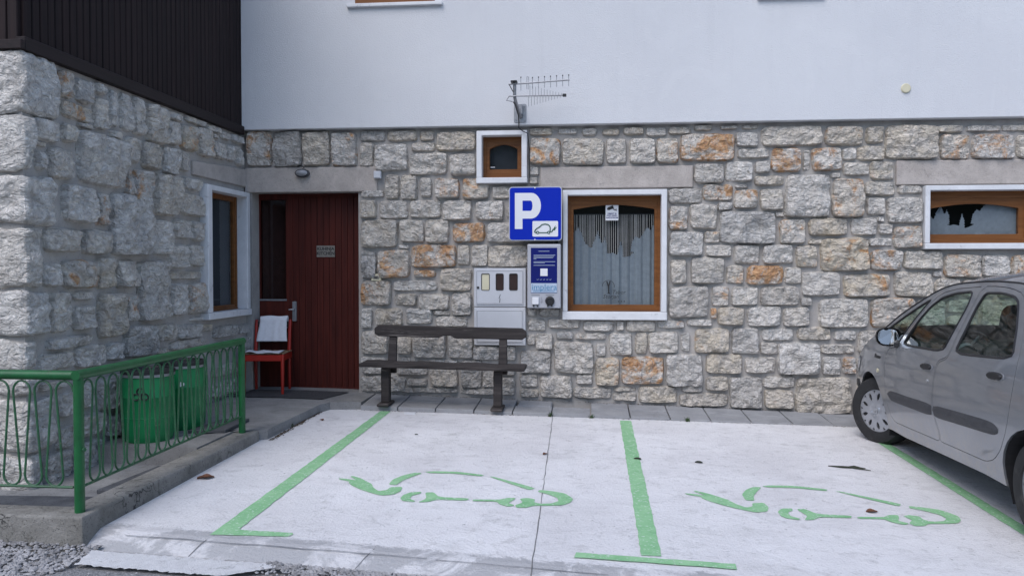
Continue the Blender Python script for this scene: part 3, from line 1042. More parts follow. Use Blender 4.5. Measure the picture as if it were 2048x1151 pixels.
def add_stone(u0, u1, v0, v1, typ, frame, parent, seed, dep=None):
    gr = -.004 if frame is frame_side else .006
    u0, u1, v0, v1 = u0 - gr * 1.6, u1 + gr * 1.6, v0 - gr, v1 + gr
    w, h = max(.05, u1 - u0), max(.035, v1 - v0)
    V, F = stone_mesh(w, h, dep or min(0.095, 0.036 + 0.16 * min(w, h)), seed)
    cu, cv = (u0 + u1) / 2, (v0 + v1) / 2
    c = Vector(frame(cu, cv, 0))
    U = (Vector(frame(cu + 1, cv, 0)) - c)
    N = (Vector(frame(cu, cv, -1)) - c)
    me = bpy.data.meshes.new('stone')
    flip = U.cross(Vector((0, 0, 1))).dot(N) < 0
    me.from_pydata([U * x + Vector((0, 0, y)) + N * z for x, y, z in V], [], [f[::-1] if flip else f for f in F])
    me.materials.append(STONE)
    o = link('stone', me, parent)
    o.location = c
    r_ = random.Random(seed * 3 + 1)
    t = TYPE[typ]
    o.color = (t[0], min(1, t[1] * r_.uniform(.7, 1.2) + (r_.random() ** 2 * .5 if typ in 'wa' else 0)), min(1, t[2] * r_.uniform(.7, 1.2) + (r_.random() ** 3) * 0.45), 1)
    return o


def frame_main(u, v, d_):
    return (u, 9.2 + d_, v)


def frame_side(u, v, d_):
    return (-4.04 - d_, u, v)


def frame_front(u, v, d_):
    return (u, 5.45 + d_, v)


def courses(u0, u1, v0, v1, seed, avoid=None):
    r_ = random.Random(seed)
    out = []
    v = v0
    while v < v1 - 0.06:
        h = min(r_.uniform(0.16, 0.34), v1 - v)
        u = u0
        while u < u1 - 0.05:
            w = min(r_.uniform(0.18, 0.48), u1 - u)
            if u1 - u - w < 0.1:
                w = u1 - u
            if w > .08 and h > .06:
                out.append((u + .02, u + w - .02, v + .02, v + h - .02, r_.choice('wwwwwgttap')))
            u += w
        v += h
    return out


def wall_slab(mb, u0, u1, v0, v1, holes, frame, d0, d1):
    us = sorted({u0, u1, *[h[0] for h in holes], *[h[1] for h in holes]})
    vs_ = sorted({v0, v1, *[h[2] for h in holes], *[h[3] for h in holes]})
    solid = {}
    for i in range(len(us) - 1):
        for j in range(len(vs_) - 1):
            cu, cv = (us[i] + us[i + 1]) / 2, (vs_[j] + vs_[j + 1]) / 2
            solid[i, j] = not any(h[0] < cu < h[1] and h[2] < cv < h[3] for h in holes)
    idx, V, F = {}, [], []

    def vid(i, j, k):
        if (i, j, k) not in idx:
            idx[i, j, k] = len(V)
            V.append(frame(us[i], vs_[j], (d0, d1)[k]))
        return idx[i, j, k]
    for (i, j), s in solid.items():
        if not s:
            continue
        F.append((vid(i, j, 0), vid(i + 1, j, 0), vid(i + 1, j + 1, 0), vid(i, j + 1, 0)))
        F.append((vid(i, j, 1), vid(i, j + 1, 1), vid(i + 1, j + 1, 1), vid(i + 1, j, 1)))
        for (di, dj, a, b) in ((-1, 0, (i, j), (i, j + 1)), (1, 0, (i + 1, j), (i + 1, j + 1)), (0, -1, (i, j), (i + 1, j)), (0, 1, (i, j + 1), (i + 1, j + 1))):
            if not solid.get((i + di, j + dj), False):
                F.append((vid(*a, 0), vid(*b, 0), vid(*b, 1), vid(*a, 1)))
    return mb.add(V, F)


# ------------------------------------------------------------------ the house
house = thing('house', 'white plastered house with a ground floor of rock-faced limestone', 'house', None, (0, 9.2, 0))
house.location = (0, 0, 0)
DOOR_HOLE = (-3.955, -2.675, 0.0, 2.54)
W1 = dict(out=(-0.304, 0.848, 1.073, 2.526), opn=(-0.252, 0.787, 1.163, 2.468), gl=(-0.189, 0.722, 1.238, 2.318), arch=0.05)
W2 = dict(out=(-1.282, -0.708, 2.608, 3.201), opn=(-1.222, -0.770, 2.672, 3.148), gl=(-1.150, -0.830, 2.782, 3.015), arch=0.05)
W3 = dict(out=(3.588, 4.780, 1.855, 2.538), opn=(3.640, 4.725, 1.918, 2.485), gl=(3.700, 4.612, 2.020, 2.300), arch=0.05)
holes = [DOOR_HOLE] + [tuple(a + b for a, b in zip(w['opn'], (-.03, .03, -.03, .03))) for w in (W1, W2, W3)]
stone_wall = wall_slab(MB(), -4.06, 10.4, -0.4, 3.25, holes, frame_main, 0, 0.4).build('stone_wall', MORTAR, house, fix=True)
seed = 100
for typ, rows in MAIN_STONES.items():
    for (a, b, c, d_) in rows:
        seed += 1
        add_stone(a / 100, b / 100, c / 100, d_ / 100, typ, frame_main, stone_wall, seed)
for s in courses(4.86, 6.4, 0.0, 3.2, 5):
    seed += 1
    add_stone(*s, frame_main, stone_wall, seed)
far = MB()                                         # beyond the photograph's edge: one joined run of stones
for s in courses(6.4, 10.4, -0.1, 3.2, 6):
    seed += 1
    V, F = stone_mesh(s[1] - s[0], s[3] - s[2], .06, seed, .05)
    cu, cv = (s[0] + s[1]) / 2, (s[2] + s[3]) / 2
    far.add([(cu + x, 9.2 - z, cv + y) for x, y, z in V], F)
fo = far.build('stone_run', STONE, stone_wall, fix=False)
fo['kind'] = 'stuff'
fo.color = (.3, .2, .1, 1)
UPW = (-2.66, -1.76, 4.652, 6.0)
UPW2 = (1.90, 2.40, 4.60, 6.0)
wall_slab(MB(), -4.06, 10.4, 3.252, 6.4, [UPW, UPW2], lambda u, v, q: (u, 9.085 + q, v), 0, 0.515).build('plaster_wall', PLASTER, house, bevel=0.006)
MB().box((-4.06, 9.61, -0.4), (10.4, 9.68, 6.4)).build('dark_room_sheet', DARK, house)  # near-black sheet standing in for the unlit rooms behind the openings
for (a, b, c, d_) in ((-4.03, -2.445, 2.535, 2.822), (-0.56, 1.135, 2.548, 2.790), (3.305, 5.1, 2.552, 2.815)):
    MB().box((a, 9.163, c), (b, 9.26, d_)).build('lintel', LINTEL, house, bevel=0.01, seg=2)


def arch_poly(g, arch, n=12):
    a, b, c, d_ = g
    pts = [(a, c), (b, c), (b, d_)]
    for i in range(1, n):
        t = i / n
        pts.append((b + (a - b) * t, d_ + arch * math.sin(math.pi * t)))
    return pts + [(a, d_)]


def rect(a, b, c, d_):
    return [(a, c), (b, c), (b, d_), (a, d_)]


def window(parent, W, frame, label, dep=0.075, wood_d=0.05, proud=0.09):
    """marble surround > sill, wooden frame, sash, pane"""
    o_, p_, g_ = W['out'], W['opn'], W['gl']
    sz = p_[2]
    m = MB()
    top = (o_[0], o_[1], sz, o_[3])
    hole = (p_[0], p_[1], sz, p_[3])
    ou = [(o_[0], sz + .003), (p_[0], sz + .003), (p_[0], p_[3]), (p_[1], p_[3]), (p_[1], sz + .003), (o_[1], sz + .003), (o_[1], o_[3]), (o_[0], o_[3])]
    m.prism(ou, lambda a, b: frame(a, b, -proud), lambda a, b: frame(a, b, wood_d))
    win = m.build('window', MARBLE, parent, bevel=0.005)
    win['label'] = label
    MB().prism(rect(o_[0] - .004, o_[1] + .004, o_[2], sz), lambda a, b: frame(a, b, -proud - .012), lambda a, b: frame(a, b, wood_d)).build('sill', MARBLE, win, bevel=0.006)
    m = MB()
    e = .025
    mid = tuple((q * .5 + r_ * .5) for q, r_ in zip(p_, g_))
    mid = (mid[0], mid[1], mid[2], (p_[3] + g_[3]) / 2 + .02)
    plate(m, rect(p_[0] - e, p_[1] + e, p_[2] - e, p_[3] + e), [rect(*mid)], lambda a, b: frame(a, b, wood_d), lambda a, b: frame(a, b, wood_d + .07))
    m.build('frame', WINW, win, bevel=0.004)
    m = MB()
    plate(m, rect(mid[0] - .012, mid[1] + .012, mid[2] - .012, mid[3] + .012), [arch_poly(g_, W['arch'])], lambda a, b: frame(a, b, wood_d + .012), lambda a, b: frame(a, b, wood_d + .06))
    m.build('sash', WINW, win, bevel=0.003)
    m = MB()
    m.prism(rect(p_[0] + .03, p_[1] - .03, p_[2] + .004, p_[2] + .022), lambda a, b: frame(a, b, wood_d - .022), lambda a, b: frame(a, b, wood_d + .01))
    m.build('weather_bar', WINW, win, bevel=0.003)
    ga = (g_[0] - .01, g_[1] + .01, g_[2] - .01, g_[3] + .01)
    pn = MB()
    ap = arch_poly(ga, W['arch'])
    pn.add([frame(a, b, wood_d + .04) for a, b in ap], [tuple(range(len(ap)))])
    pn.build('pane', GLASS, win, fix=False)
    return win


def trees_edge(pts, teeth=0.018, seed=1):
    """saw-toothed fir outline between the given points"""
    r_ = random.Random(seed)
    out = []
    for i in range(len(pts) - 1):
        a, b = Vector(pts[i]), Vector(pts[i + 1])
        k = max(1, int(abs(b.y - a.y) / 0.022))
        for q in range(k):
            p = a.lerp(b, q / k)
            out.append((p.x, p.y))
            if k > 1:
                s = 1 if b.y > a.y else -1
                p2 = a.lerp(b, (q + .55) / k)
                out.append((p2.x + s * teeth * r_.uniform(.6, 1.1), p2.y - s * 0.0))
    out.append(pts[-1])
    return out


def curtain_map(frame, dd, amp=0.006, k=70):
    return lambda a, b: frame(a, b, dd + amp * math.sin(a * k) + amp * .6 * math.sin(a * k * 2.3 + 1))


w1 = window(house, W1, frame_main, 'large window with a tree-patterned grey curtain')


def w1c(zx, zy):                                   # curtain drawing laid out on the 0.911 m wide pane
    return (-0.189 + (zx - 100) / 620 * 0.911, 2.368 - (zy - 183) / 775 * 1.13)


prof = [w1c(*p) for p in [(92, 400), (135, 350), (168, 400), (190, 470), (235, 515), (252, 470), (272, 415), (290, 382), (305, 430), (322, 478), (345, 425), (358, 480), (366, 545), (345, 550), (375, 560), (405, 553), (435, 570), (442, 520), (465, 465), (486, 520), (490, 588), (525, 582), (565, 548), (535, 545), (548, 470), (575, 422), (608, 442), (640, 392), (668, 350), (690, 378), (710, 330), (732, 352)]]
poly = trees_edge(prof) + [(0.745, 1.22), (-0.21, 1.22)]
vs_, fs = cdt(poly, (), 0.016)
fm = curtain_map(frame_main, 0.135, 0.011, 55)
MB().add([fm(a, b) for a, b in vs_], fs).build('curtain', VOILE, w1, smooth=True, fix=False)
m = MB()
rs = random.Random(3)
xq = -0.20
while xq < 0.74:
    m.box((xq, 9.352, 1.70), (xq + rs.uniform(.003, .006), 9.356, 2.268))
    xq += rs.uniform(.013, .024)
m.build('string_fringe', STRING, w1, fix=False)
MB().box((-0.22, 9.347, 2.262), (0.75, 9.362, 2.272)).build('curtain_rail', BLACKP, w1)
# logo on the pane
m = MB()
cx, cz = 0.208, 1.445
m.tube([(cx + .068 * math.cos(a), 9.284, cz + .068 * math.sin(a)) for a in [R(-10 + 12 * i) for i in range(17)]], .0028, 5)
m.prism([(cx - .012, cz - .085), (cx + .028, cz - .085), (cx + .012, cz - .07), (cx + .012, cz + .0), (cx + .026, cz + .055), (cx + .012, cz + .062), (cx + .004, cz + .02), (cx - .012, cz + .06), (cx - .024, cz + .055), (cx - .006, cz - .005), (cx - .004, cz - .07)],
        lambda a, b: (a, 9.283, b), lambda a, b: (a, 9.286, b))
for q in range(3):
    m.box((0.318 + q * .032, 9.283, 1.268), (0.330 + q * .032, 9.286, 1.280))
m.build('pane_emblem', INK, w1)
text_mesh('Tabor', 0.062, 'pane_lettering', INK, w1, wallM(0.325, 9.284, 1.378), .0008, shear=.25)
text_mesh('Storjan', 0.062, 'pane_lettering', INK, w1, wallM(0.235, 9.284, 1.328), .0008, shear=.25)

w2 = window(house, W2, frame_main, 'small arched window close under the white plaster')
MB().box((-1.20, 9.37, 2.74), (-0.79, 9.374, 3.10)).build('blind', BLIND, w2)
MB().box((-1.142, 9.283, 2.806), (-1.09, 9.285, 2.814)).build('pane_label', SIGNW, w2)
w3 = window(house, W3, frame_main, 'wide low window with a tree-patterned curtain')


def w3c(zx, zy):
    return (3.70 + (zx - 455) / 945 * 0.915, 2.345 - (zy - 490) / 375 * 0.325)


prof = [w3c(*p) for p in [(440, 600), (480, 620), (515, 670), (540, 600), (560, 560), (585, 515), (610, 520), (640, 600), (662, 545), (690, 620), (695, 730), (665, 738), (700, 750), (740, 738), (795, 752), (800, 690), (830, 600), (858, 690), (862, 785), (905, 770), (960, 735), (920, 725), (940, 610), (980, 545), (1015, 570), (1050, 510), (1100, 480), (1420, 470)]]
poly = trees_edge(prof, .012) + [(4.63, 2.0), (3.68, 2.0)]
vs_, fs = cdt(poly, (), 0.04)
fm = curtain_map(frame_main, 0.135, 0.004)
MB().add([fm(a, b) for a, b in vs_], fs).build('curtain', VOILE, w3, smooth=True, fix=False)
for U, nm in ((UPW, 'upper storey window over the kitchen door'), (UPW2, 'upper storey window over the parking bays')):
    m = MB().box((U[0] - .10, 9.04, U[2] - .042), (U[1] + .10, 9.2, U[2] - .003))
    uw = m.build('window', MARBLE, house, bevel=.005)
    uw['label'] = nm
    m = MB()
    plate(m, rect(U[0] - .01, U[1] + .01, U[2] - .002, U[3] + .01), [rect(U[0] + .08, U[1] - .08, U[2] + .09, U[3] - .08)], lambda a, b: (a, 9.078, b), lambda a, b: (a, 9.2, b))
    m.build('frame', WINW, uw, bevel=.004)
    MB().box((U[0] + .07, 9.165, U[2] + .08), (U[1] - .07, 9.172, U[3] - .07)).build('pane', GLASS, uw)

# door: frame > planks, side light, furniture
DY = 9.42
m = MB()
plate(m, rect(-3.99, -2.66, 0.19, 2.56), [rect(-3.54, -2.72, 0.23, 2.50), rect(-3.945, -3.625, 1.28, 2.47)], lambda a, b: (a, DY - .02, b), lambda a, b: (a, DY + .06, b))
door = m.build('door', DOORW, house, bevel=.004)
door['label'] = 'red-brown plank door with a dark side light'
pw_ = (3.54 - 2.72) / 11
for i in range(11):
    a = -3.54 + i * pw_
    m = MB().box((a + .0015, DY - .012 + rnd.uniform(-.001, .001), .225), (a + pw_ - .0015, DY + .02, 2.515))
    m.build('plank', DOORW, door, bevel=.0025)
MB().box((-3.55, DY + .021, .22), (-2.71, DY + .05, 2.52)).build('door_core', DARK, door)
MB().add([(-3.96, DY + .02, 1.26), (-3.61, DY + .02, 1.26), (-3.61, DY + .02, 2.48), (-3.96, DY + .02, 2.48)], [(0, 1, 2, 3)]).build('side_light', DGLASS, door, fix=False)
MB().box((-3.95, DY + .07, 1.26), (-3.62, DY + .08, 2.48)).build('side_light_curtain', simple('brown_net', (0.11, 0.055, 0.045), .9, 0, .2, 10, .1), door)
m = MB().box((-3.955, DY - .028, 1.262), (-3.615, DY - .021, 1.282))
m.build('glazing_bead', GALV, door)
m = MB()
m.prism(rrect(-3.545, 1.02, -3.495, 1.255, .008), lambda a, b: (a, DY - .032, b), lambda a, b: (a, DY - .01, b))
m.tube([(-3.52, DY - .03, 1.16), (-3.52, DY - .06, 1.16), (-3.53, DY - .068, 1.16), (-3.575, DY - .068, 1.158)], .009, 8)
m.box((-3.526, DY - .036, 1.055), (-3.514, DY - .03, 1.085))
m.build('door_handle', GALV, door, smooth=True)

# ------------------------------------------------------------------ the wing on the left
wing = thing('house_wing', 'side wing of limestone with dark brown timber boarding above', 'house wing')
WHOLE = (8.19, 9.06, 1.18, 2.47)
m = MB()
wall_slab(m, 5.45, 9.2, -0.3, 3.25, [tuple(a + b for a, b in zip(WHOLE, (-.03, .03, -.03, .03)))], frame_side, 0, 0.4)
m.box((-7.2, 5.45, -0.3), (-4.441, 5.85, 3.25))
wing_wall = m.build('stone_wall', MORTAR, wing, fix=True)
for typ, rows in WING_STONES.items():
    for (a, b, c, d_) in rows:
        seed += 1
        add_stone(a / 100, b / 100, c / 100, d_ / 100, typ, frame_side, wing_wall, seed)
for s in courses(-7.1, -4.75, 0.0, 3.2, 9):
    seed += 1
    add_stone(*s, frame_front, wing_wall, seed)


def quoin(y1, z0, z1, flen, seed):
    """rough corner block showing on both faces"""
    r_ = random.Random(seed)
    bm = bmesh.new()
    bmesh.ops.create_cube(bm, size=1)
    bmesh.ops.subdivide_edges(bm, edges=bm.edges[:], cuts=11, use_grid_fill=True)
    x0, x1, y0 = -4.04 - flen, -3.985, 5.395
    off = Vector((seed * 3.1, seed * 1.7, 0))
    sx, sy, sz = x1 - x0, y1 - y0, z1 - z0
    cx_, cy_, cz_ = (x0 + x1) / 2, (y0 + y1) / 2, (z0 + z1) / 2
    for v in bm.verts:
        q = v.co * 2
        p = Vector((q.x * sx / 2, q.y * sy / 2, q.z * sz / 2))
        rr = 0.045
        inner = Vector((max(-sx / 2 + rr, min(sx / 2 - rr, p.x)), max(-sy / 2 + rr, min(sy / 2 - rr, p.y)), max(-sz / 2 + rr, min(sz / 2 - rr, p.z))))
        d2 = p - inner
        if d2.length > 1e-6:
            p = inner + d2.normalized() * rr
        nn = p.normalized()
        amp = 0.040 * noise.noise((p + off) * 5) + 0.022 * noise.noise((p + off) * 13) + 0.010 * noise.noise((p + off) * 30)
        p = p + nn * amp
        v.co = p + Vector((cx_, cy_, cz_))
    bmesh.ops.triangulate(bm, faces=bm.faces)
    c = Vector((cx_, cy_, cz_))
    for v in bm.verts:
        v.co -= c
    me = bpy.data.meshes.new('stone')
    bm.to_mesh(me)
    bm.free()
    me.materials.append(STONE)
    o = link('stone', me, wing_wall)
    o.location = c
    o.color = (0.30, 0.05, 0.0, 1)


for i, (y1, z0, z1) in enumerate([(5.80, 2.76, 3.20), (5.52, 2.34, 2.73), (5.75, 1.97, 2.31), (5.60, 1.51, 1.94), (5.68, 1.16, 1.48), (5.54, 0.90, 1.13), (5.55, 0.73, 0.87), (5.71, 0.32, 0.70), (5.57, 0.02, 0.29)]):
    quoin(y1, z0, z1, (.20, .62, .40, .62, .55, .60, .35, .55, .4)[i], 40 + i)
# timber boarding
MB().box((-7.2, 5.47, 3.25), (-4.06, 9.6, 6.5)).build('board_backing', DARK, wing)
y = 5.46
i = 0
while y < 9.07:
    m = MB().box((-4.058, y + .004, 3.24), (-4.022 + rnd.uniform(-.002, .002), y + .082, 6.5))
    m.build('board', CLAD, wing, bevel=.006)
    y += 0.0855
x = -4.13
while x > -7.2:
    m = MB().box((x + .004, 5.425 + rnd.uniform(-.002, .002), 3.24), (x + .082, 5.468, 6.5))
    m.build('board', CLAD, wing, bevel=.006)
    x -= 0.0855
m = MB().box((-4.062, 5.42, 3.19), (-3.985, 9.08, 3.29))
m.build('bottom_trim', TRIM, wing, bevel=.006)
m = MB().box((-7.2, 5.375, 3.19), (-3.984, 5.418, 3.26))
m.build('bottom_trim', TRIM, wing, bevel=.006)
m = MB().prism([(7.90, 2.60), (9.19, 2.60), (9.19, 2.81), (7.90, 2.74)], lambda a, b: frame_side(a, b, -.03), lambda a, b: frame_side(a, b, .05))
m.build('lintel', LINTEL, wing, bevel=.008)
WW = dict(out=(8.09, 9.135, 1.11, 2.525), opn=WHOLE, gl=(8.25, 9.015, 1.235, 2.415), arch=0.0)
ww = window(wing, WW, frame_side, 'tall narrow window with a grey blind beside the door', wood_d=.04, proud=.09)
m = MB()
m.add([frame_side(8.2, 1.18, .12), frame_side(9.05, 1.18, .12), frame_side(9.05, 2.47, .12), frame_side(8.2, 2.47, .12)], [(0, 1, 2, 3)])
m.build('blind', BLIND, ww, fix=False)

# ------------------------------------------------------------------ railing
rail = thing('railing', 'green metal railing with looped bars on the concrete kerb', 'railing', None, (-3.03, 4.53, 0.19))


def build_rel(mb, name, mat, parent, **k):
    """mesh given in world coordinates, parented to a placed thing"""
    o = mb.build(name, mat, parent, **k)
    o.matrix_parent_inverse = Matrix.Translation(parent.location).inverted() if parent.rotation_euler.z == 0 else parent.matrix_basis.inverted()
    return o


P1, P2, P0 = Vector((-3.025, 4.53, 0)), Vector((-3.065, 6.885, 0)), Vector((-6.6, 4.55, 0))
for p in (P1, P2, P0):
    build_rel(MB().tube([(p.x, p.y, .175), (p.x, p.y, 1.0)], .029, 14), 'post', GREENM, rail, smooth=True)
build_rel(MB().tube([(P0.x, P0.y, 1.01), (P1.x, P1.y, 1.01)], .029, 14), 'handrail', GREENM, rail, smooth=True)
build_rel(MB().tube([(P1.x, P1.y - .03, 1.012), (P2.x, P2.y + .03, 1.005)], .029, 14), 'handrail', GREENM, rail, smooth=True)
build_rel(MB().tube([(P1.x + .03, P1.y - .005, .57), (P1.x + .042, P1.y - .01, .57)], .012, 8), 'bolt', GREENT, rail)


def loops(A, B, count):
    """serpentine of flat bar between A and B: wide arches above, wide bights below"""
    L = (B - A).length
    d_ = (B - A).normalized()
    P = L / count
    z0, z1 = .345, .975

    def pt(u, z):
        q = A + d_ * u
        return (q.x, q.y, z)
    for i in range(count):
        a0 = i * P
        pts = []
        wt, wb = .80 * P, .80 * P
        rt, rb = wt / 2, wb / 2
        c = a0 + P * .5
        for k in range(9):
            t = R(180 - 180 * k / 8)
            pts.append(pt(c + rt * math.cos(t), z1 - rt * 1.15 + rt * 1.15 * math.sin(t)))
        if i < count - 1:
            cb = a0 + P
            for k in range(9):
                t = R(180 + 180 * k / 8)
                pts.append(pt(cb + rb * math.cos(t), z0 + rb * 1.15 + rb * 1.15 * math.sin(t)))
            # rise into the next arch
            pts.append(pt(a0 + P + P * .5 - rt, z1 - rt * 1.15))
        build_rel(MB().tube(pts, .0065, 6), 'looped_bar', GREENT, rail, smooth=True)
    build_rel(MB().tube([pt(0.02, z0 - .004), pt(L - .02, z0 - .004)], .0085, 6), 'bottom_bar', GREENT, rail, smooth=True)


loops(P1 + Vector((0, .02, 0)), P2 - Vector((0, .02, 0)), 17)
loops(P0, P1 - Vector((.02, 0, 0)), 26)

# ------------------------------------------------------------------ barrels
def barrel(loc, rz, label, clover, h=.60):
    t = thing('barrel', label, 'barrel', 'green plastic barrels behind the railing', loc, rz)
    r_ = .205
    MB().lathe([(0, 0), (r_ * .90, 0), (r_ * .95, .02), (r_, .08), (r_ * 1.02, h * .33), (r_ * 1.035, h * .335), (r_ * 1.035, h * .345), (r_ * 1.02, h * .35), (r_ * 1.03, h * .62), (r_ * 1.04, h * .625), (r_ * 1.03, h * .635), (r_ * 1.01, h * .82), (r_ * .97, h * .9), (r_ * .97, h * .93), (0, h * .93)], 36).build('drum', GREENP, t, smooth=True)
    MB().lathe([(r_ * .97, h * .90), (r_ * 1.035, h * .905), (r_ * 1.035, h * .94), (r_ * .97, h * .945)], 36).build('clamp_ring', GALV, t, smooth=True)
    MB().lathe([(0, h * .94), (r_ * 1.0, h * .94), (r_ * 1.05, h * .945), (r_ * 1.05, h * .985), (r_ * .99, h * 1.0), (r_ * .9, h * 1.0), (r_ * .86, h * .975), (0, h * .975)], 36).build('lid', BLACKP, t, smooth=True)
    m = MB()

    def srf(a, z, e=.004):
        return (r_ * 1.035 * math.sin(a) + e * math.sin(a), -(r_ * 1.035 + e) * math.cos(a), z)
    if clover:
        c0, zc = clover
        for dx, dz in ((0, .035), (-.032, -.012), (.032, -.012)):
            ring = []
            for k in range(14):
                q = 2 * math.pi * k / 14
                ring.append(srf(c0 + (dx + .026 * math.cos(q)) / r_, zc + dz + .026 * math.sin(q)))
            m.tube(ring, .006, 5, closed=True)
        m.build('clover_emblem', BLACKP, t)
    else:
        pts = [srf(-.06, .43), srf(.05, .44), srf(.16, .425), srf(.15, .40), srf(.06, .415), srf(.03, .395), srf(-.05, .40)]
        m.add(pts, [tuple(range(len(pts)))])
        m.build('torn_label', SIGNW, t, fix=False)
    return t


barrel((-3.715, 6.50, walk_z(-3.7, 6.5)), R(20), 'green plastic barrel with a black clover emblem and black lid', (-.12, .40))
barrel((-3.70, 7.03, walk_z(-3.7, 7.0)), R(25), 'green plastic barrel with a torn white label and black lid', None, .61)
for k_, (a, b, c, d_) in enumerate([(-3.45, 5.35, -3.17, 6.1), (-4.1, 4.72, -3.2, 5.2), (-3.5, 6.75, -3.18, 7.35)]):  # flat dark slabs laid where the floor shows dark patches
    z = (0.063 if b < 6.2 else walk_z(-3.4, 7))
    m = MB()
    pl = [(a, b), (c, b + .05), (c - .02, d_), (a + .06, d_ - .04)]
    m.prism(pl, lambda p, q: (p, q, z + .03), lambda p, q: (p, q, z - .002))
    tag(m.build('dark_slab', DARKSLAB, None, bevel=.005), ['dark flat slab lying on the lower step beside the kerb', 'broad dark slate slab lying by the corner post', 'dark flat slab lying beside the labelled barrel'][k_], 'slab')

# ------------------------------------------------------------------ chair by the door
ch = thing('chair', 'red wooden chair with a rush seat by the kitchen door', 'chair', None, (-3.70, 9.02, walk_z(-3.7, 9.0)), R(8))
sw, sd, sh = .43, .42, .455
legs = [(-sw / 2, -sd / 2), (sw / 2, -sd / 2), (-sw / 2 + .02, sd / 2), (sw / 2 - .02, sd / 2)]
for i, (x, y) in enumerate(legs):
    hgt = sh if i < 2 else .82
    back = .06 if i >= 2 else 0
    m = MB()
    pts = [(x, y + back * .3, 0), (x, y, sh * .5), (x, y, sh)] + ([(x, y + back, hgt)] if i >= 2 else [])
    m.tube(pts, [.015, .02, .021] + ([.017] if i >= 2 else []), 8)
    m.build('leg' if i < 2 else 'back_leg', REDP, ch, smooth=True)
for a, b in ((0, 1), (2, 3), (0, 2), (1, 3)):
    (x0, y0), (x1, y1) = legs[a], legs[b]
    M_ = MB()
    dx, dy = x1 - x0, y1 - y0
    if abs(dx) > abs(dy):
        M_.box((min(x0, x1), y0 - .012, sh - .075), (max(x0, x1), y0 + .012, sh - .005))
    else:
        M_.box((x0 - .012, min(y0, y1), sh - .075), (x0 + .012, max(y0, y1), sh - .005))
    M_.build('seat_rail', REDP, ch, bevel=.004)
m = MB()
N = 16
V = []
for j in range(N + 1):
    for i in range(N + 1):
        u, v = i / N - .5, j / N - .5
        V.append((u * (sw + .03), v * (sd + .03), sh + .004 + .010 * math.sin(i * 2.2) * .4 + .006 * ((i + j) % 2) - .03 * (1 - (2 * u) ** 2) * (1 - (2 * v) ** 2) * .5))
m.add(V, [(j * (N + 1) + i, j * (N + 1) + i + 1, (j + 1) * (N + 1) + i + 1, (j + 1) * (N + 1) + i) for j in range(N) for i in range(N)])
m.add([(-.22, -.215, sh - .02), (.22, -.215, sh - .02), (.22, .215, sh - .02), (-.22, .215, sh - .02)], [(0, 1, 2, 3)])
m.build('rush_seat', WICKER, ch, fix=False)
MB().box((-.19, sd / 2 + .030, .60), (.19, sd / 2 + .048, .66)).build('back_slat', BLACKP, ch, bevel=.004)
MB().box((-.19, sd / 2 + .045, .73), (.19, sd / 2 + .063, .80)).build('back_slat', BLACKP, ch, bevel=.004)


def towel(name, label, pts_fn, nu, nv, grp=None):
    m = MB()
    V = [pts_fn(i / nu, j / nv) for j in range(nv + 1) for i in range(nu + 1)]
    m.add(V, [(j * (nu + 1) + i, j * (nu + 1) + i + 1, (j + 1) * (nu + 1) + i + 1, (j + 1) * (nu + 1) + i) for j in range(nv) for i in range(nu)])
    o = m.build(name, TOWEL, None, smooth=True, fix=False)
    sm = o.modifiers.new('thick', 'SOLIDIFY')
    sm.thickness = .007
    o.matrix_world = ch.matrix_basis.copy() if False else Matrix.Translation(ch.location) @ Matrix.Rotation(R(8), 4, 'Z')
    return tag(o, label, 'towel', grp)


def hang(u, v):
    w_ = .155 + .02 * v
    x = (u - .5) * 2 * w_ + .012 * math.sin(v * 5)
    fold = .008 * math.sin(u * 17) * v + .006 * math.sin(u * 7 + 1)
    s = v * .55
    if s < .12:                                     # back drop
        return (x, sd / 2 + .085 + fold * .4, .72 + s)
    if s < .17:
        t = (s - .12) / .05 * math.pi
        return (x, sd / 2 + .055 + .030 * math.cos(t), .84 + .018 * math.sin(t) - .004 * math.cos(u * 9))
    return (x + .01 * math.sin(u * 4 + v * 3), sd / 2 + .018 - .02 * (s - .17) - abs(fold) * .9, .84 - (s - .17) * .72)


towel('towel', 'white towel hung over the back of the red chair', hang, 26, 26)
towel('towel', 'white towel lying folded on the rush seat', lambda u, v: ((u - .5) * .38 - .03, -.02 + (v - .5) * .24 + .01 * math.sin(u * 7), sh + .016 + .010 * math.sin(u * 11 + v * 3) * (1 if u < .4 else .4) + .02 * max(0, .35 - u)), 18, 10)
# door mat
m = MB()
pl = [(-3.96, 8.62), (-2.93, 8.62), (-2.78, 9.14), (-3.93, 9.14)]
vs_, fs = cdt(rough_edge(pl, .004, .1, 3))
m.add([(x, y, walk_z(x, y) + .009) for x, y in vs_], fs)
tag(m.build('door_mat', MAT), 'dark grey mat lying in front of the kitchen door', 'mat')

# ------------------------------------------------------------------ bench
bn = thing('bench', 'dark stained wooden bench against the stone wall', 'bench', None, (-1.56, 8.75, 0.165))


def bpoly(pts, y0, y1, name, bev=.008):
    m = MB().prism(pts, lambda a, b: (a, y0, b), lambda a, b: (a, y1, b))
    return build_rel(m, name, BENCHW, bn, bevel=bev)


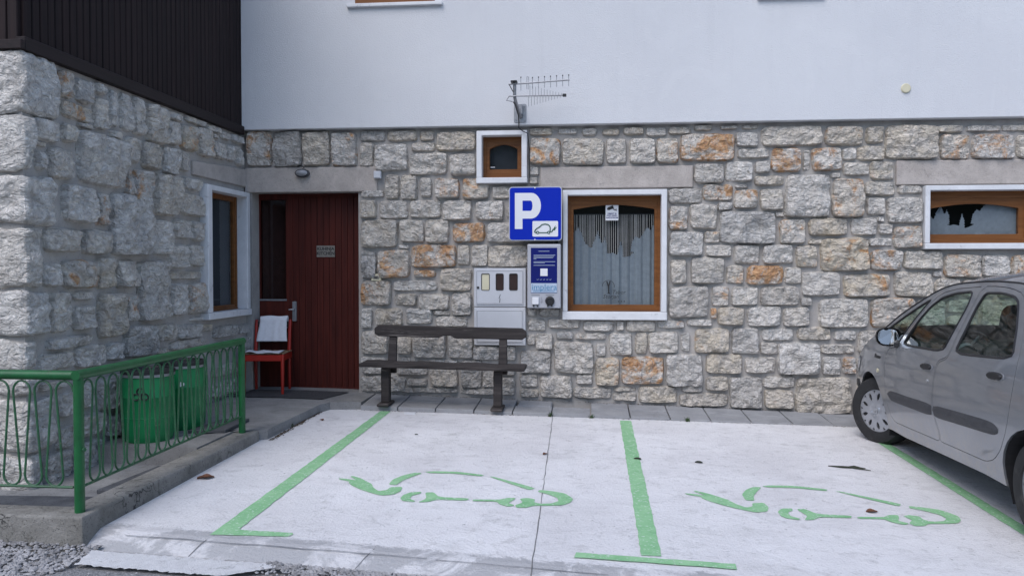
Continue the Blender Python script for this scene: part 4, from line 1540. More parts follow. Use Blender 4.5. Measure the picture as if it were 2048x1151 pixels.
xb0, xb1, zt, zb = -2.385, -.690, 1.018, .895
zr = -.028
back = [(xb0, zb + .03), (xb0 + .045, zb + .002), (-1.66, zb - .012), (-1.60, zb + .012), (-1.53, zb + .012), (-1.48, zb - .016), (xb1 - .05, zb + zr), (xb1, zb + zr + .03), (xb1, zt + zr - .03), (xb1 - .045, zt + zr + .006), (-1.42, zt - .012), (-1.50, zt - .022), (-1.57, zt - .022), (-1.68, zt - .006), (xb0 + .05, zt + .004), (xb0, zt - .03)]
o = bpoly(back, 8.80, 8.835, 'backrest')
m = MB()
V = []
for i, x in enumerate(np.linspace(-2.46, -.68, 12)):
    jz = .006 * math.sin(i * 1.9)
    V += [(x, 8.44 + .01 * math.sin(i), .635 - .03 * i / 11 + jz), (x, 8.76, .640 - .03 * i / 11 + jz), (x, 8.76, .596 - .03 * i / 11), (x, 8.44 + .012 * math.sin(i * 2), .594 - .03 * i / 11)]
F = [(0, 1, 2, 3), (47, 46, 45, 44)]
for i in range(11):
    a = i * 4
    F += [(a, a + 4, a + 5, a + 1), (a + 1, a + 5, a + 6, a + 2), (a + 2, a + 6, a + 7, a + 3), (a + 3, a + 7, a + 4, a)]
m.add(V, F)
build_rel(m, 'seat', BENCHW, bn, bevel=.012, seg=2)
for cx_ in (-2.215, -.985):
    zf = pave_z(cx_, 8.7)
    m = MB().box((cx_ - .045, 8.60, zf + .03), (cx_ + .045, 8.70, .575 + (zr if cx_ > -1.5 else 0)))
    build_rel(m, 'leg', BENCHW, bn, bevel=.008)
    m = MB()
    m.add([(cx_ - .005, 8.70, .50), (cx_ + .095, 8.70, .50), (cx_ + .095, 8.76, .50), (cx_ - .005, 8.76, .50), (cx_ - .005, 8.84, .96), (cx_ + .075, 8.84, .96), (cx_ + .075, 8.885, .96), (cx_ - .005, 8.885, .96)],
          [(0, 3, 2, 1), (4, 5, 6, 7), (0, 1, 5, 4), (1, 2, 6, 5), (2, 3, 7, 6), (3, 0, 4, 7)])
    build_rel(m, 'back_post', BENCHW, bn, bevel=.006)
    m = MB().box((cx_ - .065, 8.49, zf - .002), (cx_ + .065, 8.78, zf + .032))
    build_rel(m, 'foot', BENCHW, bn, bevel=.01)

# ------------------------------------------------------------------ things fixed to the wall
def wall_thing(name, label, cat, loc):
    return thing(name, label, cat, None, loc)


# bulkhead lamp
t = wall_thing('wall_lamp', 'small oval bulkhead lamp on the concrete lintel over the door', 'lamp', (-3.32, 9.16, 2.75))
MB().prism([(.085 * math.cos(a), .05 * math.sin(a)) for a in np.linspace(0, 2 * math.pi, 24, False)], lambda a, b: (a, -.045, b), lambda a, b: (a, .004, b)).build('base', GREYP, t, bevel=.008)
FROST = simple('frosted_lamp_glass', (0.30, 0.31, 0.33), 0.3, 0, .05, 9, 0)
m = MB()
V = [(.07 * math.cos(a) * s, -.045 - .04 * (1 - s * s) - .01, .036 * math.sin(a) * s) for s in (1, .8, .5, .2) for a in np.linspace(0, 2 * math.pi, 20, False)]
m.add(V, [(i * 20 + k, i * 20 + (k + 1) % 20, (i + 1) * 20 + (k + 1) % 20, (i + 1) * 20 + k) for i in range(3) for k in range(20)] + [tuple(60 + k for k in range(20))])
m.build('glass_cover', FROST, t, smooth=True)
MB().tube([(0, -.02, .05), (.02, -.01, .075), (-.03, .0, .09), (-.07, .01, .085)], .005, 6).build('cable', BLACKP, t)
# junction box, bell
t = wall_thing('junction_box', 'small square pale junction box beside the door lintel', 'box', (-2.432, 9.163, 2.722))
MB().box((-.043, -.045, -.043), (.043, .006, .043)).build('case', BOXW, t, bevel=.005)
MB().box((-.036, -.049, -.036), (.036, -.0452, .036)).build('cover', BOXW, t, bevel=.003)
t = wall_thing('bell_push', 'cream doorbell push on the stone beside the door', 'doorbell', (-2.455, 9.17, 1.545))
MB().box((-.058, -.025, -.04), (.058, .02, .04)).build('plate', CREAM, t, bevel=.005)
MB().box((-.034, -.031, -.02), (.034, -.0255, .02)).build('surround', BRASS, t, bevel=.002)
MB().box((-.02, -.036, -.008), (.02, -.0315, .008)).build('button', BLACKP, t, bevel=.002)
# plaque on the door
t = wall_thing('door_plaque', 'grey plaque reading KUHINJA KITCHEN on the door', 'sign', (-3.135, DY - .014, 1.852))
MB().box((-.112, -.006, -.068), (.112, .002, .068)).build('plate', BRASS, t, bevel=.002)
text_mesh('KUHINJA\nKITCHEN', .052, 'lettering', INK, t, wallM(0, -.0075, .002), .0008, bold=.0012, line=1.05)
# meter cabinet
t = wall_thing('meter_cabinet', 'white electricity meter cabinet with three brown windows', 'meter box', (-1.016, 9.18, 0.78))
MB().box((-.297, -.072, .435), (.295, .05, .872)).build('case', BOXW, t, bevel=.006)
MB().box((-.295, -.070, -.002), (.292, .05, .428)).build('lower_panel', BOXW, t, bevel=.006)
MB().box((-.268, -.078, -.002 + .03), (.265, -.0705, .40)).build('lower_cover', BOXW, t, bevel=.006)
m = MB()
wins = [(-.207, -.116, .622, .809), (-.042, .043, .622, .809), (.111, .202, .622, .809)]
plate(m, rrect(-.272, .462, .270, .848, .006, 2), [rrect(a, c, b, d_, .014, 3) for a, b, c, d_ in wins], lambda a, b: (a, -.082, b), lambda a, b: (a, -.0725, b))
md = m.build('door', BOXW, t)
for i, (a, b, c, d_) in enumerate(wins):
    MB().box((a + .001, -.077, c + .001), (b - .001, -.0725, d_ - .001)).build('window', BROWNW if i else CREAM, md)
    MB().tube([(p[0], -.083, p[1]) for p in rrect(a, c, b, d_, .014, 3)], .004, 5, closed=True).build('gasket', GREYP, md)
MB().tube([(p[0], -.0825, p[1]) for p in rrect(-.262, .472, .260, .838, .004, 2)], .0022, 4, closed=True).build('groove', GREYL, md)
MB().tube([(p[0], -.0785, p[1]) for p in rrect(-.258, .04, .255, .39, .004, 2)], .0022, 4, closed=True).build('groove', GREYL, t)
MB().lathe([(0, 0), (.014, 0), (.014, .008), (0, .008)], 14, Matrix.Translation((-.246, -.082, .652)) @ Matrix.Rotation(R(90), 4, 'X')).build('lock', BLACKP, md)
MB().tube([(.008, -.083, .575), (-.008, -.083, .530), (.006, -.083, .528), (-.002, -.083, .483)], .003, 5).build('lightning_sign', INK, md)

# parking sign
t = wall_thing('parking_sign', 'blue P parking sign for charging electric cars', 'sign', (-.605, 9.0, 1.956))
S0, S1 = .295, .597
MB().prism(rrect(-S0, 0, S0, S1, .035), lambda a, b: (a, -.012, b), lambda a, b: (a, .012, b)).build('panel', SIGNE, t, bevel=.002)
MB().prism(rrect(-S0 + .010, .010, S0 - .010, S1 - .010, .028), lambda a, b: (a, -.0145, b), lambda a, b: (a, -.0122, b)).build('blue_face', SIGNB, t)
P = [(-.228, .130), (-.143, .130), (-.143, .245), (-.02, .245)]
for k in range(13):
    a = R(-90 + 180 * k / 12)
    P.append((-.045 + .107 * math.cos(a), .387 + .142 * math.sin(a)))
P += [(-.228, .529)]
hole = [(-.143, .330), (-.055, .330)] + [(-.053 + .022 * math.cos(R(q)), .387 + .057 * math.sin(R(q))) for q in (-75, -40, 0, 40, 75)] + [(-.055, .444), (-.143, .444)]
m = MB()
plate(m, P, [hole], lambda a, b: (a, -.0165, b), lambda a, b: (a, -.0147, b))
m.build('letter_p', SIGNW, t)
MB().prism(rrect(-.032, .045, .252, .217, .012), lambda a, b: (a, -.0165, b), lambda a, b: (a, -.0147, b)).build('white_inset', SIGNW, t)
car_ = [(.012, .088), (-.008, .095), (-.004, .112), (.018, .135), (.048, .152), (.072, .176), (.105, .184), (.140, .178), (.160, .160), (.166, .138), (.163, .112), (.170, .096), (.182, .098), (.200, .128)]
m = MB().tube([(a, -.0175, b) for a, b in car_], .0065, 6)
m.tube([(.04, -.0175, .088), (.135, -.0175, .088)], .0055, 6)
for cx_ in (.026, .148):
    m.tube([(cx_ + .013 * math.cos(a), -.0175, .090 + .013 * math.sin(a)) for a in np.linspace(0, 6.283, 14, False)], .005, 5, closed=True)
m.prism([(.196, .118), (.214, .112), (.226, .128), (.222, .150), (.208, .146)], lambda a, b: (a, -.0185, b), lambda a, b: (a, -.0166, b))
m.tube([(.220, -.0175, .135), (.238, -.0175, .150)], .003, 5)
m.tube([(.213, -.0175, .145), (.224, -.0175, .163)], .003, 5)
m.build('car_pictogram', SIGNG, t, smooth=True)
for zq in (.012, S1 - .012):
    MB().lathe([(0, 0), (.008, 0), (.008, .006), (0, .006)], 10, Matrix.Translation((-.005, -.0145, zq)) @ Matrix.Rotation(R(90), 4, 'X')).build('rivet', SIGNW, t)
for xq in (-.15, .15):
    MB().box((xq - .015, .0122, .1), (xq + .015, .19, .5)).build('bracket', GALV, t)

# charging station
t = wall_thing('charging_station', 'grey wall charging station with a navy instruction panel', 'charger', (-.509, 9.01, 1.207))
MB().box((-.186, -.02, 0), (.186, .20, .711)).build('case', CHARGE, t, bevel=.010, seg=2)
MB().box((-.146, -.0235, .168), (.146, -.0202, .670)).build('navy_panel', NAVY, t)
MB().box((-.144, -.0255, .172), (.144, -.0237, .278)).build('pale_panel', PALE, t)
text_mesh('implera', .096, 'lettering', TEAL, t, wallM(.004, -.0262, .232), .0006, spacing=.98)
rr = random.Random(2)
for zq, a, b in ((.632, -.06, .06), (.588, -.115, .125), (.574, -.115, .11), (.560, -.115, .10), (.546, -.115, -.085), (.516, -.115, .125), (.503, -.115, .01), (.476, -.115, .12)):
    MB().box((a, -.0255, zq - .0025), (b, -.0238, zq + .0025)).build('print_line', PALE, t)
MB().box((-.040, -.0258, .358), (.040, -.0238, .440)).build('blank_code_sticker', SIGNW, t)
m = MB()
for xq in (-.07, -.035, .0, .035, .07):
    m.tube([(xq - .01, -.0245, .320), (xq, -.0245, .314), (xq + .012, -.0245, .322)], .0022, 4)
m.build('maker_mark', PALE, t)
m = MB()
for zq in (.20, .19, .183):
    m.box((-.12, -.0265, zq - .0015), (.12, -.0257, zq + .0015))
m.build('fine_print', TEAL, t)
MB().prism(rrect(-.130, .042, -.056, .122, .006), lambda a, b: (a, -.045, b), lambda a, b: (a, -.0195, b)).build('socket_cover', SIGNW, t, bevel=.004)
MB().lathe([(0, 0), (.050, 0), (.052, .012), (.046, .030), (.034, .034), (.030, .024), (0, .024)], 28, Matrix.Translation((.066, -.0195, .082)) @ Matrix.Rotation(R(90), 4, 'X')).build('type_two_socket', BLACKP, t, smooth=True)
for cx_ in (-.093, .066):
    for q in (-.022, .022):
        MB().box((cx_ + q - .008, -.034, .018), (cx_ + q + .008, -.0202, .034)).build('hinge', BLACKP, t)
m = MB()
for zq in (.115, .10, .085, .07, .06):
    m.box((-.036, -.0222, zq), (-.012 - .01 * rr.random(), -.0204, zq + .005))
m.box((-.14, -.0222, .142), (-.045, -.0204, .150))
m.box((.02, -.0222, .142), (.115, -.0204, .150))
m.build('case_print', GREYL, t)
for q in (0, 1):
    MB().tube([(.12 + q * .02, .10, .705), (.125 + q * .02, .10, .80)], .012, 8).build('cable_gland', BLACKP, t)

# camera warning sticker on the window pane
t = wall_thing('warning_sticker', 'white video surveillance sticker on the large window', 'sticker', (.247, 9.284, 2.288))
MB().box((-.072, -.002, -.095), (.072, 0, .093)).build('sheet', SIGNW, t)
m = MB()
Mx = Matrix.Translation((-.012, -.004, .048)) @ Matrix.Rotation(R(-22), 4, 'Y')
m.box((-.035, -.0015, -.017), (.03, .0012, .017), Mx)
m.box((-.045, -.0015, -.010), (-.0355, .0012, .010), Mx)
m.tube([(.012, -.004, .036), (.032, -.004, .022), (.046, -.004, .024)], .004, 5)
m.box((.044, -.0055, .010), (.050, -.0025, .038))
m.build('camera_pictogram', INK, t)
text_mesh('OBJEKT JE\nPOD VIDEO\nNADZOROM', .023, 'lettering', NAVY, t, wallM(0, -.0032, -.042), .0006, bold=.0006, line=1.0)

# vent cap on the plaster
t = wall_thing('vent_cap', 'round pale yellow cap on the white plaster', 'vent cap', (3.36, 9.085, 3.572))
MB().lathe([(0, 0), (.05, 0), (.052, .008), (.040, .016), (0, .017)], 24, Matrix.Rotation(R(90), 4, 'X')).build('cap', CREAM, t, smooth=True)
MB().lathe([(.040, .0165), (.043, .020), (.036, .020)], 24, Matrix.Rotation(R(90), 4, 'X')).build('rim', CREAM, t, smooth=True)

# antenna on its mast
t = wall_thing('antenna', 'pair of aerials on a galvanised bracket on the white plaster', 'antenna', (-.782, 9.085, 3.38))
MB().prism(rrect(-.07, -.10, .068, .105, .015), lambda a, b: (a, -.010, b), lambda a, b: (a, .001, b)).build('wall_plate', GALV, t, bevel=.002)
for a, b in ((-.045, .075), (.045, .08), (-.045, -.07), (.045, -.07)):
    MB().lathe([(0, 0), (.009, 0), (.009, .008), (0, .008)], 6, Matrix.Translation((a, -.010, b)) @ Matrix.Rotation(R(90), 4, 'X')).build('bolt', GALV, t)
MB().tube([(.01, -.01, -.04), (-.01, -.10, .0), (-.03, -.27, .09), (-.035, -.30, .13), (-.035, -.30, .29)], .019, 10).build('mast', GALV, t, smooth=True)
MB().box((.015, -.07, -.02), (.03, -.011, .09)).build('gusset', GALV, t)
by = -.325
MB().tube([(-.10, by, .255), (.10, by, .262), (.56, by, .288)], .009, 6).build('boom', GALV, t, smooth=True)
for i in range(8):
    xq = .055 + .065 * i + (.04 if i else -.02)
    h_ = .062 if i else .075
    zc = .262 + .05 * (xq - .1)
    MB().tube([(xq, by, zc - h_), (xq, by, zc + h_ * .9)], .0042, 5).build('director', GALV, t)
    MB().tube([(xq, by, zc + h_ * .9 - .008), (xq, by, zc + h_ * .9 + .006)], .0062, 6).build('end_cap', BLACKP, t)
MB().tube([(.10, by, .33), (.10, by, .20), (.118, by, .195), (.118, by, .33), (.10, by, .335)], .0035, 5).build('folded_dipole', GALV, t)
MB().box((-.075, by - .03, .275), (-.005, -.27, .292)).build('clamp', BLACKP, t, bevel=.004)
MB().tube([(-.09, by, .128), (.50, by, .124)], .008, 6).build('boom', GALV, t, smooth=True)
for i in range(24):
    xq = .118 + .0155 * i
    h_ = .095 * (1 - i / 24) + .018
    up = 1 if i % 2 else -1
    MB().tube([(xq, by - .008 * up, .126), (xq, by - .008 * up, .126 + up * h_)], .0024, 4).build('log_periodic_element', GALV, t)
MB().box((.485, by - .014, .110), (.525, by + .014, .140)).build('end_block', BLACKP, t, bevel=.003)
MB().tube([(-.09, by, .25), (-.075, by, .22), (-.04, -.30, .16)], .005, 5).build('cable', BLACKP, t)
MB().tube([(-.09, by, .128), (-.125, by + .02, .085), (-.06, -.29, .075)], .004, 5).build('cable', BLACKP, t)
MB().tube([(-.05, -.30, .07), (-.035, -.25, .05), (-.012, -.09, -.04), (-.012, -.03, -.11), (-.015, -.015, -.16), (.03, -.03, -.20), (.085, -.025, -.225), (.10, .02, -.40), (.105, .02, -.72)], .0065, 6).build('cable', BLACKP, t)

# ------------------------------------------------------------------ litter on the lot
def leaf(x, y, s, rz, label, mat=LEAF):
    m = MB()
    r_ = random.Random(int(x * 100 + y * 10))
    N = 7
    V = []
    for i in range(N + 1):
        u = i / N
        w_ = s * .34 * math.sin(math.pi * min(1, u * .92 + .06)) * r_.uniform(.75, 1.2)
        cz = .004 + s * .10 * math.sin(u * 3.0)
        V += [(s * (u - .5), -w_, cz + s * .07), (s * (u - .5), 0, cz * .5), (s * (u - .5), w_, cz + s * .06 * r_.uniform(.4, 1.4))]
    F = []
    for i in range(N):
        a = i * 3
        F += [(a, a + 3, a + 4, a + 1), (a + 1, a + 4, a + 5, a + 2)]
    m.add(V, F)
    o = m.build('fallen_leaf', mat, None, fix=False)
    sm = o.modifiers.new('thick', 'SOLIDIFY')
    sm.thickness = .0015
    o.location = (x, y, lot_z(x, y) + .002)
    o.rotation_euler = (0, 0, R(rz))
    return tag(o, label, 'leaf', 'dead leaves on the parking lot')


leaf(-2.84, 5.74, .12, 25, 'curled brown leaf lying against the concrete kerb')
leaf(-.38, 6.88, .055, 60, 'small brown leaf beside the slab joint')
leaf(.40, 6.83, .062, 170, 'dark leaf lying on the green dividing line', TWIG)
leaf(.90, 6.79, .062, 165, 'dark leaf lying right of the green dividing line', TWIG)
leaf(1.89, 5.62, .075, 5, 'orange-brown leaf inside the painted car symbol')
leaf(-2.70, 7.95, .06, 130, 'small brown leaf by the edge of the walkway')
leaf(-1.62, 7.45, .03, 20, 'tiny dark leaf in the left bay', TWIG)
m = MB()
m.tube([(-.15, .03, .008), (-.05, .0, .012), (.03, .01, .010), (.16, -.05, .006)], [.004, .009, .008, .003], 6)
m.tube([(.0, .0, .012), (.05, .035, .015), (.09, .03, .01)], [.008, .006, .003], 6)
m.tube([(.03, .01, .012), (.08, -.005, .014), (.13, .0, .01)], [.009, .006, .003], 6)
o = tag(m.build('twig', TWIG, None, smooth=True), 'dark mossy twig lying near the parked car', 'twig')
o.location = (2.10, 6.80, lot_z(2.1, 6.8))
o.rotation_euler = (0, 0, R(-8))
m = MB()
pl = rough_edge([(-1.97, 8.42), (-1.85, 8.44), (-1.86, 8.52), (-1.98, 8.50)], .006, .04, 2)
m.prism(pl, lambda a, b: (a, b, lot_z(a, b) + .008), lambda a, b: (a, b, lot_z(a, b) + .001))
tag(m.build('paper_scrap', SIGNW), 'white scrap of paper beside the left green line', 'paper')

# ------------------------------------------------------------------ parked car (local: x = rearwards from the front axle, y = to its left, z up)
def spline(xs, ys):
    xs, ys = np.array(xs, float), np.array(ys, float)
    m = np.gradient(ys, xs)

    def f(x):
        x = min(max(x, xs[0]), xs[-1])
        i = int(min(max(np.searchsorted(xs, x) - 1, 0), len(xs) - 2))
        h = xs[i + 1] - xs[i]
        t = (x - xs[i]) / h
        return float((2 * t**3 - 3 * t**2 + 1) * ys[i] + (t**3 - 2 * t**2 + t) * h * m[i] + (-2 * t**3 + 3 * t**2) * ys[i + 1] + (t**3 - t**2) * h * m[i + 1])
    return f


Wz = spline([0.0, .25, .45, .62, .85, 1.0, 1.1, 1.2, 1.4, 1.5, 1.6, 1.7], [.78, .825, .865, .876, .868, .848, .815, .775, .685, .64, .57, .47])
Tx = spline([-1.1, -.85, -.7, -.5, -.25, 0, .3, 1.2, 2.3, 2.8, 3.2, 3.5], [.74, .87, .91, .955, .985, .996, 1, 1, 1, .988, .945, .87])


def HW(s, z):
    return Wz(z) * Tx(s)


FW, RW, WR = -.155, 2.66, .312                      # wheel centres and radius
car = thing('parked_car', 'silver-blue compact people carrier parked nose to the stone wall', 'car', None, (3.482, 7.72, lot_z(2.7, 7.8) - .012), 0)
# local -> world: x_local = -Y (rearwards towards the street), y_local (left) = -X
MCAR = Matrix(((0, -1, 0, 0), (-1, 0, 0, 0), (0, 0, 1, 0), (0, 0, 0, 1)))


def cbuild(mb, name, mat, parent=None, **k):
    mb.v = [tuple(MCAR @ Vector(p)) for p in mb.v]
    return mb.build(name, mat, parent or car, **k)


# the shoulder line: s, z, then how far the middle of the car bulges in s and z
SH = {'front_bumper': [(-.70, .20, -.16, 0), (-.75, .34, -.17, 0), (-.76, .46, -.17, 0), (-.74, .56, -.165, .005)],
      'grille': [(-.74, .56, -.165, .005), (-.71, .64, -.16, .01), (-.67, .72, -.14, .02)],
      'bonnet': [(-.67, .72, -.14, .02), (-.52, .825, -.13, .04), (-.32, .925, -.12, .05), (-.12, 1.01, -.11, .05), (.045, 1.075, -.11, .05)],
      'windscreen': [(.045, 1.075, -.11, .05), (.30, 1.225, -.10, .05), (.55, 1.345, -.09, .05), (.82, 1.455, -.06, .055)],
      'roof': [(.82, 1.455, -.06, .055), (1.06, 1.512, -.03, .07), (1.39, 1.538, 0, .08), (1.75, 1.548, 0, .085), (2.10, 1.535, 0, .085), (2.5, 1.495, .01, .08), (2.88, 1.42, .05, .06)],
      'rear_window': [(2.88, 1.42, .05, .06), (3.05, 1.25, .08, .03), (3.18, 1.05, .10, .01)],
      'tailgate': [(3.18, 1.05, .10, .01), (3.25, .80, .12, 0), (3.27, .62, .12, 0)],
      'rear_bumper': [(3.27, .62, .12, 0), (3.26, .45, .12, 0), (3.20, .25, .11, 0)]}


def dens(pts, k=5):
    """Catmull-Rom through rows of numbers"""
    P = [np.array(p, float) for p in pts]
    P = [2 * P[0] - P[1]] + P + [2 * P[-1] - P[-2]]
    out = []
    for i in range(1, len(P) - 2):
        for q in range(k):
            t = q / k
            a, b, c, d_ = P[i - 1], P[i], P[i + 1], P[i + 2]
            out.append(.5 * ((2 * b) + (-a + c) * t + (2 * a - 5 * b + 4 * c - d_) * t * t + (-a + 3 * b - 3 * c + d_) * t**3))
    out.append(P[-2])
    return out


allrow = []
for k_, v_ in SH.items():
    allrow += v_ if not allrow else v_[1:]
full = dens(allrow, 4)
pos = 0
shoulder = [(float(r_[0]), float(r_[1])) for r_ in full]
NL = 18
for name, rows in SH.items():
    cnt = (len(rows) - 1) * 4
    seg = full[pos:pos + cnt + 1]
    pos += cnt
    m = MB()
    V = []
    for r_ in seg:
        s, z, ds, dz = map(float, r_)
        w = HW(s, z)
        for j in range(NL + 1):
            u = -1 + 2 * j / NL
            c = 1 - abs(u) ** 2.6
            V.append((s + ds * c, u * w, z + dz * c))
    n1 = NL + 1
    m.add(V, [(i * n1 + j, i * n1 + j + 1, (i + 1) * n1 + j + 1, (i + 1) * n1 + j) for i in range(len(seg) - 1) for j in range(NL)])
    mat = {'windscreen': CGLASS, 'rear_window': CGLASS, 'grille': BLACKP}.get(name, PAINT)
    cbuild(m, name, mat, smooth=True, fix=False)


def arc_pts(cx, cz, r_, a0, a1, n=16):
    return [(cx + r_ * math.cos(R(a0 + (a1 - a0) * i / n)), cz + r_ * math.sin(R(a0 + (a1 - a0) * i / n))) for i in range(n + 1)]


def chaikin(P, k=.22, it=2):
    for _ in range(it):
        q = []
        for i in range(len(P)):
            a, b = P[i], P[(i + 1) % len(P)]
            q += [(a[0] * (1 - k) + b[0] * k, a[1] * (1 - k) + b[1] * k), (a[0] * k + b[0] * (1 - k), a[1] * k + b[1] * (1 - k))]
        P = q
    return P


def shrink(P, d_):
    """move a closed outline inwards by d_"""
    n = len(P)
    area = sum(P[i][0] * P[(i + 1) % n][1] - P[(i + 1) % n][0] * P[i][1] for i in range(n))
    sg = 1 if area > 0 else -1
    out = []
    for i in range(n):
        a, b = Vector(P[i - 1]), Vector(P[(i + 1) % n])
        t = (b - a).normalized()
        out.append((P[i][0] - t.y * d_ * sg, P[i][1] + t.x * d_ * sg))
    return out


def dense_poly(P, step=.05):
    out = []
    for i in range(len(P)):
        a, b = Vector(P[i]), Vector(P[(i + 1) % len(P)])
        k = max(1, int((b - a).length / step))
        out += [tuple(a.lerp(b, q / k)) for q in range(k)]
    return out


AR = .375
fa = arc_pts(FW, .30, AR, -14, 194)
ra = arc_pts(RW, .30, AR, -8, 188)
outline = shoulder[::1] + [(3.10, .22)] + ra + [(2.0, .255), (1.35, .235), (.6, .21), (.3, .215)] + fa + [(-.62, .20)]
FD = [(.245, .855), (.30, .935), (.47, .962), (.552, .985), (.62, 1.12), (.71, 1.265), (.81, 1.375), (.93, 1.445), (1.15, 1.485), (1.53, 1.508), (1.515, 1.36), (1.50, 1.19), (1.485, 1.02), (1.44, .975), (1.33, .945), (1.285, .87), (1.265, .73), (1.265, .59), (1.31, .48), (1.355, .41), (1.33, .33), (.67, .31), (.42, .305), (.345, .345), (.30, .44), (.262, .6)]
RD = [(1.54, 1.510), (1.75, 1.516), (1.95, 1.505), (2.12, 1.475), (2.25, 1.36), (2.38, 1.16), (2.43, 1.0), (2.42, .85), (2.38, .63), (2.30, .48), (2.19, .39), (2.06, .35), (1.63, .34), (1.345, .332), (1.368, .41), (1.322, .484), (1.277, .592), (1.277, .73), (1.297, .865), (1.34, .935), (1.445, .965), (1.497, 1.015), (1.512, 1.19), (1.527, 1.36)]
FD, RD = chaikin(dense_poly(FD, .12), .2, 1), chaikin(dense_poly(RD, .12), .2, 1)
QG = chaikin([(.085, 1.0), (.115, 1.065), (.33, 1.178), (.57, 1.297), (.79, 1.392), (.735, 1.33), (.645, 1.21), (.555, 1.075), (.50, .99), (.13, .978)], .18, 2)
FG = chaikin([(.605, .995), (.665, 1.10), (.745, 1.23), (.84, 1.335), (.97, 1.408), (1.16, 1.445), (1.425, 1.468), (1.445, 1.35), (1.42, 1.18), (1.375, 1.015)], .14, 2)
RG = chaikin([(1.56, 1.02), (1.587, 1.19), (1.585, 1.36), (1.62, 1.462), (1.85, 1.468), (2.03, 1.45), (2.11, 1.415), (2.25, 1.24), (2.345, 1.065)], .14, 2)
BG = chaikin([(2.50, 1.09), (2.40, 1.27), (2.30, 1.41), (2.55, 1.41), (2.78, 1.35), (2.92, 1.2), (2.95, 1.1)], .14, 2)


def panel(name, outer, hol, mat, off=0.0, step=.07, parent=None, thick=.014, sides=(1, -1)):
    obs = []
    for sd_ in sides:
        m = MB()
        if thick:
            plate(m, outer, hol, lambda s, z: (s, sd_ * (HW(s, z) + off), z), lambda s, z: (s, sd_ * (HW(s, z) + off - thick), z), step)
            o = cbuild(m, name, mat, parent, smooth=True, fix=True)
        else:
            vs_, fs = cdt(outer, hol, step)
            m.add([(s, sd_ * (HW(s, z) + off), z) for s, z in vs_], fs)
            o = cbuild(m, name, mat, parent, smooth=True, fix=False)
            if sum(p.normal.x * p.area for p in o.data.polygons) * (-sd_) < 0:
                o.data.flip_normals()
        obs.append(o)
    return obs


def strip(P, off, r_, name, mat, parent=None, closed=True, side=1, n=6):
    m = MB().tube([(s, side * (HW(s, z) + off), z) for s, z in P], r_, n, closed=closed)
    return cbuild(m, name, mat, parent, smooth=True)


